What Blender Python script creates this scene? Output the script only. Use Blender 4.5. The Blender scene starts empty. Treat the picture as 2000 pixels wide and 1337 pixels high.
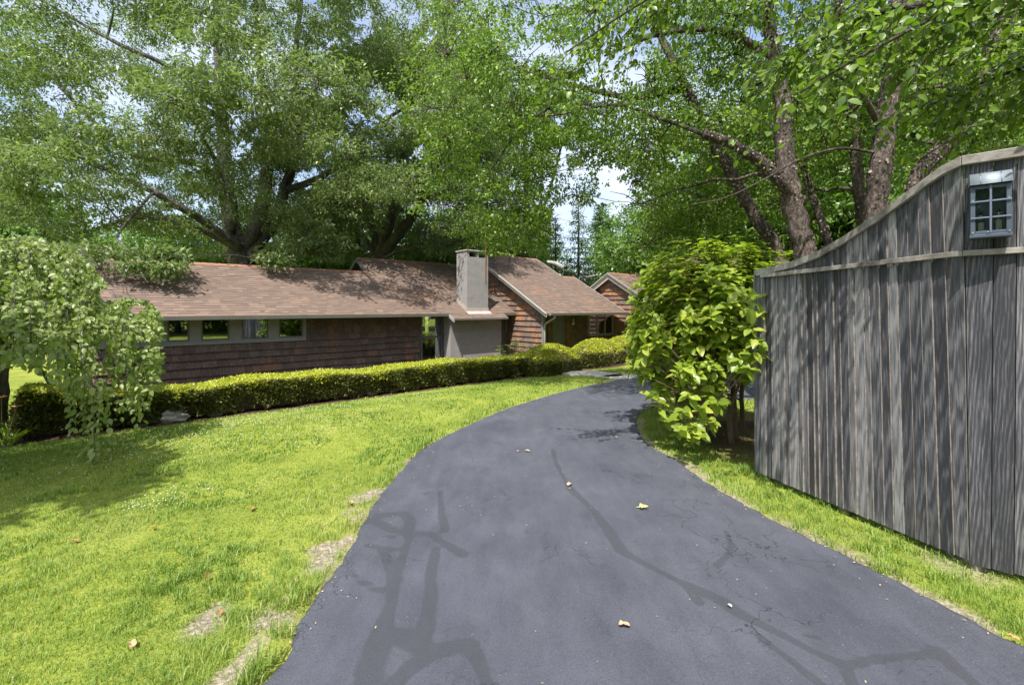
import bpy, bmesh, math, random
import numpy as np
from mathutils import Vector
R = math.radians
rng = np.random.default_rng(7)
random.seed(7)

# ------------------------------------------------------------------ camera, sky, sun, exposure
scene = bpy.context.scene
C = scene.collection
F, H, HOR = 889.0, 1.75, 600.0
cam_d = bpy.data.cameras.new('camera'); cam = bpy.data.objects.new('camera', cam_d); C.objects.link(cam)
cam.location = (0, 0, H); cam.rotation_euler = (R(90), 0, 0)
cam_d.sensor_width = 36; cam_d.lens = F/2000*36; cam_d.shift_y = -(668.5-HOR)/2000
cam_d.clip_start = .05; cam_d.clip_end = 2000
scene.camera = cam
SUNV = Vector((-.167, -.532, 1.0)).normalized()
sd = bpy.data.lights.new('sun', 'SUN'); sun = bpy.data.objects.new('sun', sd); C.objects.link(sun)
sd.energy = 4.3; sd.angle = R(.55); sd.color = (1, .955, .88)
sun.rotation_euler = SUNV.to_track_quat('Z', 'Y').to_euler()
w = bpy.data.worlds.new('World'); scene.world = w; w.use_nodes = True
nt = w.node_tree; nt.nodes.clear()
sky = nt.nodes.new('ShaderNodeTexSky'); sky.sky_type = 'NISHITA'; sky.sun_disc = False
sky.sun_elevation = math.asin(SUNV.z); sky.sun_rotation = math.atan2(SUNV.x, SUNV.y)
sky.air_density = 1.0; sky.dust_density = 2.5; sky.ozone_density = 1.0
tc = nt.nodes.new('ShaderNodeTexCoord')
mp = nt.nodes.new('ShaderNodeMapping'); mp.inputs['Scale'].default_value = (1, 1, 2.6)
cn = nt.nodes.new('ShaderNodeTexNoise'); cn.inputs['Scale'].default_value = 2.3; cn.inputs['Detail'].default_value = 7; cn.inputs['Roughness'].default_value = .55
cr = nt.nodes.new('ShaderNodeValToRGB'); cr.color_ramp.elements[0].position = .38; cr.color_ramp.elements[1].position = .66
cm = nt.nodes.new('ShaderNodeMix'); cm.data_type = 'RGBA'
cm.inputs[7].default_value = (4.0, 4.3, 5.0, 1)          # cloud radiance in the sky texture's own units
bg = nt.nodes.new('ShaderNodeBackground'); bg.inputs['Strength'].default_value = .15
wo = nt.nodes.new('ShaderNodeOutputWorld')
L = nt.links.new
L(tc.outputs['Generated'], mp.inputs[0]); L(mp.outputs[0], cn.inputs[0]); L(cn.outputs[0], cr.inputs[0])
L(cr.outputs[0], cm.inputs[0]); L(sky.outputs[0], cm.inputs[6]); L(cm.outputs[2], bg.inputs[0]); L(bg.outputs[0], wo.inputs[0])
scene.view_settings.view_transform = 'Standard'; scene.view_settings.look = 'None'
scene.view_settings.gamma = 1; scene.view_settings.exposure = .88
scene.cycles.max_bounces = 6; scene.cycles.diffuse_bounces = 3; scene.cycles.glossy_bounces = 2
scene.cycles.transmission_bounces = 4; scene.cycles.transparent_max_bounces = 8
scene.cycles.use_denoising = True
scene.cycles.sample_clamp_indirect = 6

# ------------------------------------------------------------------ helpers
def P(px, py, Y): return np.array([(px-1000)/F*Y, Y, H-(py-HOR)/F*Y])
def G(px, py, z=0.0):
    Y = (H-z)*F/(py-HOR); return np.array([(px-1000)/F*Y, Y, z])
def tag(o, label=None, cat=None, group=None, kind=None):
    if label: o['label'] = label
    if cat: o['category'] = cat
    if group: o['group'] = group
    if kind: o['kind'] = kind
    return o
def empty(name, loc, rz=0, **k):
    o = bpy.data.objects.new(name, None); C.objects.link(o); o.location = loc; o.rotation_euler = (0, 0, rz)
    o.empty_display_size = .2
    return tag(o, **k)
def nrm(v):
    v = np.asarray(v, float); n = np.linalg.norm(v, axis=-1, keepdims=True); n[n == 0] = 1; return v/n
def hash01(i): return (np.sin(np.asarray(i, float)*12.9898+4.1)*43758.5453) % 1.0

class MB:
    """collects faces of one mesh; verts in the parent's space; float attribute rnd per face"""
    def __init__(s): s.v = []; s.f = []; s.r = []; s.n = 0; s.m = []
    def add(s, verts, faces, r=0.0, m=0):
        b = s.n; s.v.extend([tuple(map(float, q)) for q in verts]); s.n += len(verts)
        for f in faces: s.f.append([b+i for i in f]); s.r.append(r); s.m.append(m)
    def box(s, x0, x1, y0, y1, z0, z1, r=0.0, m=0):
        v = [(x0,y0,z0),(x1,y0,z0),(x1,y1,z0),(x0,y1,z0),(x0,y0,z1),(x1,y0,z1),(x1,y1,z1),(x0,y1,z1)]
        s.hexa(v, r, m)
    def hexa(s, v, r=0.0, m=0):
        s.add(v, [(3,2,1,0),(4,5,6,7),(0,1,5,4),(1,2,6,5),(2,3,7,6),(3,0,4,7)], r, m)
    def bar(s, p, q, wd, ht, r=0.0, up=(0,0,1), m=0):
        p = np.array(p, float); q = np.array(q, float); d = nrm(q-p); sd_ = nrm(np.cross(d, up)); u = np.cross(sd_, d)
        v = []
        for e in (p, q):
            for a, b in ((-1,-1),(1,-1),(1,1),(-1,1)): v.append(e+sd_*a*wd/2+u*b*ht/2)
        s.add(v, [(0,1,2,3),(7,6,5,4),(0,4,5,1),(1,5,6,2),(2,6,7,3),(3,7,4,0)], r, m)
    def tube(s, pts, rad, k=8, r=0.0, cap=True, wob=0.0):
        pts = np.array(pts, float); n = len(pts)
        rad = np.broadcast_to(np.array(rad, float), (n,))
        tan = nrm(np.gradient(pts, axis=0))
        ref = np.array([0, 0, 1.0]) if abs(tan[0][2]) < .9 else np.array([1.0, 0, 0])
        u = nrm(np.cross(tan[0], ref)); V = []
        for i in range(n):
            u = nrm(u-tan[i]*np.dot(u, tan[i])); w_ = np.cross(tan[i], u)
            for j in range(k):
                a = 2*math.pi*j/k; rr = rad[i]*(1+wob*(random.random()-.5)*2)
                V.append(pts[i]+(u*math.cos(a)+w_*math.sin(a))*rr)
        Fc = [(i*k+j, i*k+(j+1) % k, (i+1)*k+(j+1) % k, (i+1)*k+j) for i in range(n-1) for j in range(k)]
        if cap: Fc.append(tuple(range(k-1, -1, -1))); Fc.append(tuple((n-1)*k+j for j in range(k)))
        s.add(V, Fc, r)
    def lathe(s, c, prof, k=16, r=0.0, axis='z'):
        V = []
        for (rr, zz) in prof:
            for j in range(k):
                a = 2*math.pi*j/k; x, y = rr*math.cos(a), rr*math.sin(a)
                V.append((c[0]+x, c[1]+y, c[2]+zz) if axis == 'z' else (c[0]+x, c[1]+zz, c[2]+y))
        n = len(prof)
        Fc = [(i*k+j, i*k+(j+1) % k, (i+1)*k+(j+1) % k, (i+1)*k+j) for i in range(n-1) for j in range(k)]
        Fc.append(tuple(range(k-1, -1, -1))); Fc.append(tuple((n-1)*k+j for j in range(k)))
        s.add(V, Fc, r)
    def build(s, name, mats, parent=None, smooth=False, bevel=0):
        me = bpy.data.meshes.new(name)
        me.from_pydata(s.v, [], s.f)
        if not isinstance(mats, (list, tuple)): mats = [mats]
        for m in mats: me.materials.append(m)
        if len(mats) > 1: me.polygons.foreach_set('material_index', s.m)
        at = me.attributes.new('rnd', 'FLOAT', 'FACE'); at.data.foreach_set('value', np.array(s.r, np.float32))
        # box-projected UVs in metres
        uv = me.uv_layers.new(name='UVMap'); co = np.zeros(len(me.vertices)*3, np.float32); me.vertices.foreach_get('co', co); co = co.reshape(-1, 3)
        nl = len(me.loops); vi = np.zeros(nl, np.int32); me.loops.foreach_get('vertex_index', vi)
        npoly = len(me.polygons); pn = np.zeros(npoly*3, np.float32); me.polygons.foreach_get('normal', pn); pn = np.abs(pn.reshape(-1, 3))
        lt = np.zeros(npoly, np.int32); me.polygons.foreach_get('loop_total', lt)
        ax = np.repeat(np.argmax(pn, 1), lt); c = co[vi]
        U = np.where(ax == 0, c[:, 1], c[:, 0]); Vv = np.where(ax == 2, c[:, 1], c[:, 2])
        uv.data.foreach_set('uv', np.stack([U, Vv], 1).ravel().astype(np.float32))
        if smooth: me.polygons.foreach_set('use_smooth', [True]*npoly)
        o = bpy.data.objects.new(name, me); C.objects.link(o)
        if parent: o.parent = parent
        if bevel:
            b = o.modifiers.new('bevel', 'BEVEL'); b.width = bevel; b.segments = 2; b.limit_method = 'ANGLE'
        return o

def np_mesh(name, V, loops, starts, totals, mat, parent=None, rnd=None, smooth=False, extra=None):
    me = bpy.data.meshes.new(name)
    me.vertices.add(len(V)); me.vertices.foreach_set('co', np.ascontiguousarray(V, np.float32).ravel())
    me.loops.add(len(loops)); me.loops.foreach_set('vertex_index', np.ascontiguousarray(loops, np.int32))
    me.polygons.add(len(starts)); me.polygons.foreach_set('loop_start', np.ascontiguousarray(starts, np.int32))
    me.polygons.foreach_set('loop_total', np.ascontiguousarray(totals, np.int32))
    me.update(calc_edges=True)
    me.materials.append(mat)
    if rnd is not None:
        at = me.attributes.new('rnd', 'FLOAT', 'FACE'); at.data.foreach_set('value', np.ascontiguousarray(rnd, np.float32))
    for k, v in (extra or {}).items():
        at = me.attributes.new(k, 'FLOAT', 'POINT'); at.data.foreach_set('value', np.ascontiguousarray(v, np.float32))
    if smooth: me.polygons.foreach_set('use_smooth', np.ones(len(starts), bool))
    o = bpy.data.objects.new(name, me); C.objects.link(o)
    if parent: o.parent = parent
    return o

def leaf_mesh(name, c, d, n, ln, wd, mat, parent=None, shape='kite', rnd=None, fold=.25):
    """c base points, d long axis, n face normal, ln/wd arrays"""
    N = len(c); d = nrm(d); s = nrm(np.cross(d, n)); n = np.cross(s, d)
    ln = np.broadcast_to(ln, (N,))[:, None]; wd = np.broadcast_to(wd, (N,))[:, None]
    if rnd is None: rnd = rng.random(N)
    if shape == 'kite':
        V = np.stack([c, c+d*ln*.42+s*wd/2+n*wd*fold*.5, c+d*ln-n*ln*.12, c+d*ln*.42-s*wd/2+n*wd*fold*.5], 1).reshape(-1, 3)
        loops = np.arange(N*4); st = np.arange(N)*4; tt = np.full(N, 4)
        return np_mesh(name, V, loops, st, tt, mat, parent, rnd)
    if shape == 'tri':
        V = np.stack([c-s*wd/2, c+s*wd/2, c+d*ln], 1).reshape(-1, 3)
        return np_mesh(name, V, np.arange(N*3), np.arange(N)*3, np.full(N, 3), mat, parent, rnd)
    # oval leaf, folded along the midrib and drooping at the tip
    t = [0, .2, .5, .8, 1.0]; wv = [0, .36, .5, .3, 0]
    mid = [c+d*ln*a-n*ln*.18*a*a for a in t]
    Lf = [mid[i]+s*wd*wv[i]+n*wd*fold*wv[i]*1.2 for i in (1, 2, 3)]; Rt = [mid[i]-s*wd*wv[i]+n*wd*fold*wv[i]*1.2 for i in (1, 2, 3)]
    V = np.stack(mid+Lf+Rt, 1).reshape(-1, 3)      # 0..4 mid, 5..7 L, 8..10 R
    fc = [[0,1,5],[1,2,6,5],[2,3,7,6],[3,4,7],[0,8,1],[1,8,9,2],[2,9,10,3],[3,10,4]]
    lens = [len(f) for f in fc]; flat = np.array([i for f in fc for i in f]); per = len(flat)
    loops = (flat[None, :]+np.arange(N)[:, None]*11).ravel()
    so = np.concatenate([[0], np.cumsum(lens)[:-1]])
    st = (so[None, :]+np.arange(N)[:, None]*per).ravel(); tt = np.tile(lens, N)
    return np_mesh(name, V, loops, st, tt, mat, parent, np.repeat(rnd, 8), smooth=True)

# ------------------------------------------------------------------ materials
def newmat(name):
    m = bpy.data.materials.new(name); m.use_nodes = True; n = m.node_tree
    b = n.nodes['Principled BSDF']; return m, n, b
def nd(n, t, **k):
    x = n.nodes.new(t)
    for a, v in k.items():
        if a in x.inputs: x.inputs[a].default_value = v
        else: setattr(x, a, v)
    return x
def ramp(n, fac, stops):
    r = n.nodes.new('ShaderNodeValToRGB'); e = r.color_ramp.elements
    while len(e) < len(stops): e.new(.5)
    for i, (p, c) in enumerate(stops): e[i].position = p; e[i].color = (*c, 1)
    n.links.new(fac, r.inputs[0]); return r.outputs[0]
def mix(n, f, a, b, mode='MIX'):
    x = n.nodes.new('ShaderNodeMix'); x.data_type = 'RGBA'; x.blend_type = mode
    for i, v in ((0, f), (6, a), (7, b)):
        if isinstance(v, (int, float)): x.inputs[i].default_value = v
        elif isinstance(v, tuple): x.inputs[i].default_value = (*v, 1)
        else: n.links.new(v, x.inputs[i])
    return x.outputs[2]
def math_(n, op, a, b=0.0, c=0.0):
    x = n.nodes.new('ShaderNodeMath'); x.operation = op
    for i, v in enumerate((a, b, c)):
        if isinstance(v, (int, float)): x.inputs[i].default_value = v
        else: n.links.new(v, x.inputs[i])
    return x.outputs[0]
def attr(n, name):
    a = n.nodes.new('ShaderNodeAttribute'); a.attribute_name = name; return a.outputs['Fac']
def coords(n, scale=(1,1,1), src='Object', addrnd=0):
    t = n.nodes.new('ShaderNodeTexCoord'); m = n.nodes.new('ShaderNodeMapping'); m.inputs['Scale'].default_value = scale
    o = t.outputs[src]
    if addrnd:
        v = n.nodes.new('ShaderNodeCombineXYZ'); r = math_(n, 'MULTIPLY', attr(n, 'rnd'), addrnd)
        for i in range(3): n.links.new(r, v.inputs[i])
        ad = n.nodes.new('ShaderNodeVectorMath'); n.links.new(o, ad.inputs[0]); n.links.new(v.outputs[0], ad.inputs[1]); o = ad.outputs[0]
    n.links.new(o, m.inputs[0]); return m.outputs[0]
def noise(n, vec, sc, det=4, rough=.5, dist=0.0):
    x = nd(n, 'ShaderNodeTexNoise', Scale=sc, Detail=det, Roughness=rough, Distortion=dist)
    n.links.new(vec, x.inputs['Vector']); return x.outputs[0]
def bump(n, b, hgt, st=.3, dist=.01):
    x = nd(n, 'ShaderNodeBump', Strength=st, Distance=dist); n.links.new(hgt, x.inputs['Height']); n.links.new(x.outputs[0], b.inputs['Normal'])
def plain(name, col, rough=.5, metal=0.0, var=.12, sc=6, bst=.1):
    m, n, b = newmat(name); v = coords(n); f = noise(n, v, sc, 5, .6)
    c = ramp(n, f, [(.3, tuple(x*(1-var) for x in col)), (.7, tuple(min(1, x*(1+var)) for x in col))])
    n.links.new(c, b.inputs['Base Color']); b.inputs['Roughness'].default_value = rough; b.inputs['Metallic'].default_value = metal
    if bst: bump(n, b, noise(n, v, sc*12, 3), bst, .004)
    return m
def leafmat(name, stops, trans, tf=.38, rough=.42, spec=.5, big=.5):
    m, n, b = newmat(name)
    v = coords(n); cl = noise(n, v, big, 2)
    f = math_(n, 'ADD', math_(n, 'MULTIPLY', attr(n, 'rnd'), .75), math_(n, 'MULTIPLY', math_(n, 'SUBTRACT', cl, .25), .5))
    c = ramp(n, f, stops); n.links.new(c, b.inputs['Base Color'])
    b.inputs['Roughness'].default_value = rough; b.inputs['Specular IOR Level'].default_value = spec
    t = n.nodes.new('ShaderNodeBsdfTranslucent')
    n.links.new(mix(n, 1.0, c, trans, 'MULTIPLY'), t.inputs[0])
    ms = n.nodes.new('ShaderNodeMixShader'); ms.inputs[0].default_value = tf
    n.links.new(b.outputs[0], ms.inputs[1]); n.links.new(t.outputs[0], ms.inputs[2])
    n.links.new(ms.outputs[0], n.nodes['Material Output'].inputs[0])
    return m
M = {}
M['oak_leaf'] = leafmat('oak_leaf', [(.0, (.085,.135,.045)), (.45, (.155,.21,.072)), (.8, (.225,.285,.11)), (.98, (.3,.32,.14))], (1.25,1.45,.7), tf=.42)
M['birch_leaf'] = leafmat('birch_leaf', [(0, (.07,.14,.018)), (.5, (.14,.225,.03)), (.9, (.24,.33,.045)), (1, (.38,.39,.06))], (1.3,1.5,.5), tf=.42)
M['far_leaf'] = leafmat('far_leaf', [(0, (.08,.16,.04)), (.5, (.14,.24,.05)), (1, (.24,.33,.08))], (1.2,1.4,.6), big=.3)
M['conifer_leaf'] = leafmat('conifer_leaf', [(0, (.06,.12,.045)), (.5, (.1,.18,.06)), (1, (.18,.25,.08))], (1.1,1.2,.7), tf=.25)
M['weep_leaf'] = leafmat('weep_leaf', [(0, (.15,.21,.055)), (.55, (.25,.32,.09)), (.93, (.36,.41,.16)), (1, (.5,.4,.15))], (1.2,1.4,.6), tf=.42, rough=.42, spec=.5)
M['magnolia_leaf'] = leafmat('magnolia_leaf', [(0, (.17,.25,.025)), (.5, (.28,.37,.045)), (.82, (.4,.45,.065)), (.92, (.54,.49,.1)), (1, (.6,.42,.12))], (1.25,1.4,.45), tf=.4, rough=.36, spec=.5)
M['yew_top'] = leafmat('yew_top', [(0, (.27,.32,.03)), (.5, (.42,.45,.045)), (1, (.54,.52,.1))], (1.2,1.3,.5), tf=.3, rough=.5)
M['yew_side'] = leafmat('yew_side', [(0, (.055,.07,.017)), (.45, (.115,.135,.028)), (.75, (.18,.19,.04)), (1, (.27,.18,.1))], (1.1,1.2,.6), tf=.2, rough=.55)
M['rhodo_leaf'] = leafmat('rhodo_leaf', [(0, (.12,.22,.05)), (1, (.3,.42,.1))], (1.2,1.3,.6), tf=.35)
M['lily_leaf'] = leafmat('lily_leaf', [(0, (.16,.28,.04)), (1, (.36,.46,.08))], (1.2,1.3,.6), tf=.35)
M['petal'] = leafmat('petal', [(0, (.7,.26,.08)), (1, (.8,.5,.3))], (1.1,1,.8), tf=.3)
M['grass'] = leafmat('grass', [(0, (.09,.165,.028)), (.4, (.185,.29,.05)), (.8, (.32,.4,.09)), (1, (.52,.45,.24))], (1.2,1.35,.5), tf=.35, rough=.5, spec=.3, big=.9)

def bark(name, dark, mid, lite, vs=(9, 9, 2.2), bs=.8):
    m, n, b = newmat(name); v = coords(n, vs); a = noise(n, v, 2.2, 8, .7, .4); w_ = noise(n, coords(n, (2, 2, .8)), 1.5, 3)
    f = math_(n, 'ADD', a, math_(n, 'MULTIPLY', math_(n, 'SUBTRACT', w_, .5), .5))
    n.links.new(ramp(n, f, [(.34, dark), (.5, mid), (.68, lite)]), b.inputs['Base Color']); b.inputs['Roughness'].default_value = .9
    bump(n, b, a, bs, .04); return m
M['oak_bark'] = bark('oak_bark', (.035,.032,.027), (.085,.078,.066), (.17,.16,.135))
M['birch_bark'] = bark('birch_bark', (.022,.017,.014), (.085,.064,.052), (.3,.235,.2), (13, 13, 6), 1.8)
def flakemat():
    m, n, b = newmat('bark_flake')
    n.links.new(ramp(n, attr(n, 'rnd'), [(0, (.04,.03,.025)), (.55, (.15,.115,.093)), (1, (.36,.29,.25))]), b.inputs['Base Color']); b.inputs['Roughness'].default_value = .85; return m
M['flake'] = flakemat()
M['dead_wood'] = bark('dead_wood', (.2,.18,.16), (.36,.34,.3), (.5,.48,.44))

def grey_wood():
    m, n, b = newmat('weathered_cedar'); v = coords(n, (1,1,1), addrnd=37.0)
    mm = n.nodes.new('ShaderNodeMapping'); mm.inputs['Scale'].default_value = (95, 95, 1.3); n.links.new(v, mm.inputs[0]); fine = noise(n, mm.outputs[0], 1.6, 7, .65, .25)
    m2 = n.nodes.new('ShaderNodeMapping'); m2.inputs['Scale'].default_value = (16, 16, 1.5); n.links.new(v, m2.inputs[0])
    rg = nd(n, 'ShaderNodeTexWave', Scale=1.6, Distortion=7.0, Detail=3.0); rg.inputs['Detail Scale'].default_value = .9; n.links.new(m2.outputs[0], rg.inputs[0])
    m3 = n.nodes.new('ShaderNodeMapping'); m3.inputs['Scale'].default_value = (9, 9, 1.3); n.links.new(v, m3.inputs[0]); blot = noise(n, m3.outputs[0], 1.2, 4, .6)
    f = math_(n, 'ADD', math_(n, 'MULTIPLY', fine, .55), math_(n, 'ADD', math_(n, 'MULTIPLY', rg.outputs[0], .13), math_(n, 'MULTIPLY', blot, .4)))
    f = math_(n, 'ADD', f, math_(n, 'MULTIPLY', math_(n, 'SUBTRACT', attr(n, 'rnd'), .5), .26))
    c = ramp(n, f, [(.4, (.035,.036,.043)), (.51, (.09,.09,.102)), (.61, (.185,.182,.192)), (.75, (.34,.33,.33))])
    # knots
    m4 = n.nodes.new('ShaderNodeMapping'); m4.inputs['Scale'].default_value = (7.5, 7.5, 2.6); n.links.new(v, m4.inputs[0])
    vo = nd(n, 'ShaderNodeTexVoronoi', Scale=1.0); n.links.new(m4.outputs[0], vo.inputs['Vector'])
    kf = ramp(n, vo.outputs['Distance'], [(.06, (.9,.9,.9)), (.16, (0,0,0))])
    c = mix(n, kf, c, (.07,.052,.045)); 
    red = noise(n, m3.outputs[0], .7, 2); rf = ramp(n, red, [(.6, (0,0,0)), (.8, (.4,.4,.4))])
    c = mix(n, rf, c, (.15,.115,.105))
    n.links.new(c, b.inputs['Base Color']); b.inputs['Roughness'].default_value = .72
    bump(n, b, math_(n, 'ADD', fine, math_(n, 'MULTIPLY', rg.outputs[0], .35)), .5, .006); return m
M['fence_wood'] = grey_wood()
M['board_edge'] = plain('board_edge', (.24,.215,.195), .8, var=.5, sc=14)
M['old_timber'] = bark('old_timber', (.12,.105,.09), (.27,.245,.22), (.42,.39,.36), (3, 3, 3), .3)

def shingle_wall(name, o0, o1, og, dk=1.0):
    m, n, b = newmat(name); v = coords(n, (30, 30, 3), addrnd=11.0); st = noise(n, v, 1.4, 6, .7)
    big = noise(n, coords(n, (1.2, 1.2, 2.2)), 1.3, 4, .6)
    f = math_(n, 'ADD', math_(n, 'MULTIPLY', st, .8), math_(n, 'MULTIPLY', attr(n, 'rnd'), .12))
    c1 = ramp(n, f, [(.28, (.05*dk,.034*dk,.028*dk)), (.5, (.125*dk,.088*dk,.073*dk)), (.72, (.3*dk,.24*dk,.21*dk))])
    f2 = math_(n, 'ADD', math_(n, 'MULTIPLY', st, .6), math_(n, 'ADD', math_(n, 'MULTIPLY', big, .9), math_(n, 'MULTIPLY', attr(n, 'rnd'), .15)))
    of = ramp(n, f2, [(o0, (0,0,0)), (o1, (.85,.85,.85))])
    c = mix(n, of, c1, og)
    n.links.new(c, b.inputs['Base Color']); b.inputs['Roughness'].default_value = .8; bump(n, b, st, .5, .006); return m
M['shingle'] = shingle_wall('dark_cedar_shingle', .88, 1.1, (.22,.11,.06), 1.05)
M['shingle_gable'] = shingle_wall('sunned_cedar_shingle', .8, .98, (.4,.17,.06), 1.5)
def roofmat(lin=1.0):
    m, n, b = newmat('asphalt_shingle'); g = noise(n, coords(n), 160, 2, .6); big = noise(n, coords(n), .8, 4)
    c = ramp(n, attr(n, 'rnd'), [(.0, (.055,.04,.036)), (.25, (.115,.08,.065)), (.6, (.18,.122,.093)), (1, (.25,.17,.125))])
    c = mix(n, .35, c, ramp(n, g, [(.35, (.08,.06,.05)), (.65, (.28,.2,.155))]))
    c = mix(n, ramp(n, big, [(.55, (0,0,0)), (.75, (.25,.25,.25))]), c, (.36,.17,.08))
    n.links.new(c, b.inputs['Base Color']); b.inputs['Roughness'].default_value = .92; bump(n, b, g, .5, .003); return m
M['roof'] = roofmat()
M['ridge'] = plain('ridge_cap', (.3,.15,.095), .9)
def brickmat():
    m, n, b = newmat('painted_brick'); t = n.nodes.new('ShaderNodeTexCoord')
    br = nd(n, 'ShaderNodeTexBrick'); br.inputs['Scale'].default_value = 1.0; br.inputs['Brick Width'].default_value = .21; br.inputs['Row Height'].default_value = .068
    br.inputs['Mortar Size'].default_value = .006; br.inputs['Mortar Smooth'].default_value = .4; br.inputs['Bias'].default_value = 0
    n.links.new(t.outputs['UV'], br.inputs[0]); br.inputs['Color1'].default_value = (.29,.275,.272,1); br.inputs['Color2'].default_value = (.33,.312,.305,1); br.inputs['Mortar'].default_value = (.2,.19,.19,1)
    ns = noise(n, coords(n), 5, 5)
    n.links.new(mix(n, .35, br.outputs[0], ramp(n, ns, [(.3, (.22,.21,.21)), (.7, (.38,.36,.35))])), b.inputs['Base Color']); b.inputs['Roughness'].default_value = .65
    h = math_(n, 'SUBTRACT', math_(n, 'MULTIPLY', noise(n, coords(n), 30, 3), .3), br.outputs['Fac']); bump(n, b, h, .8, .008); return m
M['brick'] = brickmat()
M['trim'] = plain('grey_trim_paint', (.27,.265,.26), .5)
M['trim_dark'] = plain('dark_grey_paint', (.115,.12,.13), .45)
M['fascia'] = plain('fascia_paint', (.34,.33,.31), .5)
M['eave_paint'] = plain('eave_paint', (.12,.115,.095), .5)
M['soffit'] = plain('soffit_paint', (.16,.155,.145), .6)
M['flash'] = plain('roof_flashing', (.42,.36,.33), .6)
M['copper'] = plain('rusty_rod', (.34,.13,.06), .6, .3)
M['whitemetal'] = plain('white_metal', (.62,.66,.72), .4)
M['stone_cap'] = plain('cap_stone', (.4,.37,.33), .8)
M['room'] = plain('room_wall', (.12,.11,.1), .9)
M['curtain'] = plain('curtain_cloth', (.4,.42,.42), .9)
M['lamp_metal'] = plain('lamp_metal', (.085,.11,.145), .5, .4, bst=.05)
M['hood_metal'] = plain('hood_metal', (.22,.26,.29), .6, .35, bst=.02); M['bar_metal'] = plain('bar_metal', (.14,.17,.23), .5, .3, bst=.02)
M['candle'] = plain('candle_sleeve', (.75,.7,.55), .5)
M['white_paint'] = plain('white_paint', (.62,.62,.6), .5)
M['orange_door'] = plain('orange_stained_wood', (.15,.07,.038), .6, var=.4)
def glassmat(name, refl=.35, tint=(.75,.8,.78), bump_=False):
    m = bpy.data.materials.new(name); m.use_nodes = True; n = m.node_tree; n.nodes.remove(n.nodes['Principled BSDF'])
    tr = nd(n, 'ShaderNodeBsdfTransparent'); tr.inputs[0].default_value = (*tint, 1)
    gl = nd(n, 'ShaderNodeBsdfGlossy'); gl.inputs['Roughness'].default_value = .015; gl.inputs[0].default_value = (.9,.93,.95,1)
    fr = nd(n, 'ShaderNodeFresnel', IOR=1.5); f = math_(n, 'ADD', fr.outputs[0], refl*.55)
    bp = nd(n, 'ShaderNodeBump', Strength=.25 if bump_ else .03, Distance=.02); n.links.new(noise(n, coords(n), 30 if bump_ else 2.5, 2), bp.inputs['Height']); n.links.new(bp.outputs[0], gl.inputs['Normal'])
    ms = n.nodes.new('ShaderNodeMixShader'); n.links.new(f, ms.inputs[0]); n.links.new(tr.outputs[0], ms.inputs[1]); n.links.new(gl.outputs[0], ms.inputs[2])
    n.links.new(ms.outputs[0], n.nodes['Material Output'].inputs[0]); return m
M['glass'] = glassmat('window_glass')
M['lamp_glass'] = glassmat('lantern_glass', .02, (.8,.83,.85), True)
M['bulb'] = glassmat('bulb_glass', .35, (.9,.9,.9))

def groundmat():
    m, n, b = newmat('lawn_ground'); v = coords(n)
    a = noise(n, v, 1.1, 5, .6); f = noise(n, v, 45, 4, .7); st = noise(n, coords(n, (1.2,.35,1)), 1.4, 4, .6)
    g = ramp(n, math_(n, 'ADD', math_(n, 'MULTIPLY', a, .5), math_(n, 'MULTIPLY', f, .5)), [(.33, (.09,.12,.022)), (.5, (.22,.27,.04)), (.66, (.36,.38,.07))])
    g = mix(n, ramp(n, st, [(.5, (0,0,0)), (.7, (.5,.5,.5))]), g, (.36,.38,.09))
    d = ramp(n, noise(n, v, 28, 6, .75), [(.33, (.12,.09,.065)), (.5, (.3,.245,.2)), (.66, (.55,.49,.43))])
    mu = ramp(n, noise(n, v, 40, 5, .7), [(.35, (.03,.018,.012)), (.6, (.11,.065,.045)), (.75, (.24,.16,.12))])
    c = mix(n, attr(n, 'dirt'), g, d); c = mix(n, attr(n, 'mulch'), c, mu)  # mulch holds the real beds plus shade painted around the bush
    n.links.new(c, b.inputs['Base Color']); b.inputs['Roughness'].default_value = .95; b.inputs['Specular IOR Level'].default_value = .15
    bump(n, b, f, .9, .03); return m
M['ground'] = groundmat()
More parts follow.
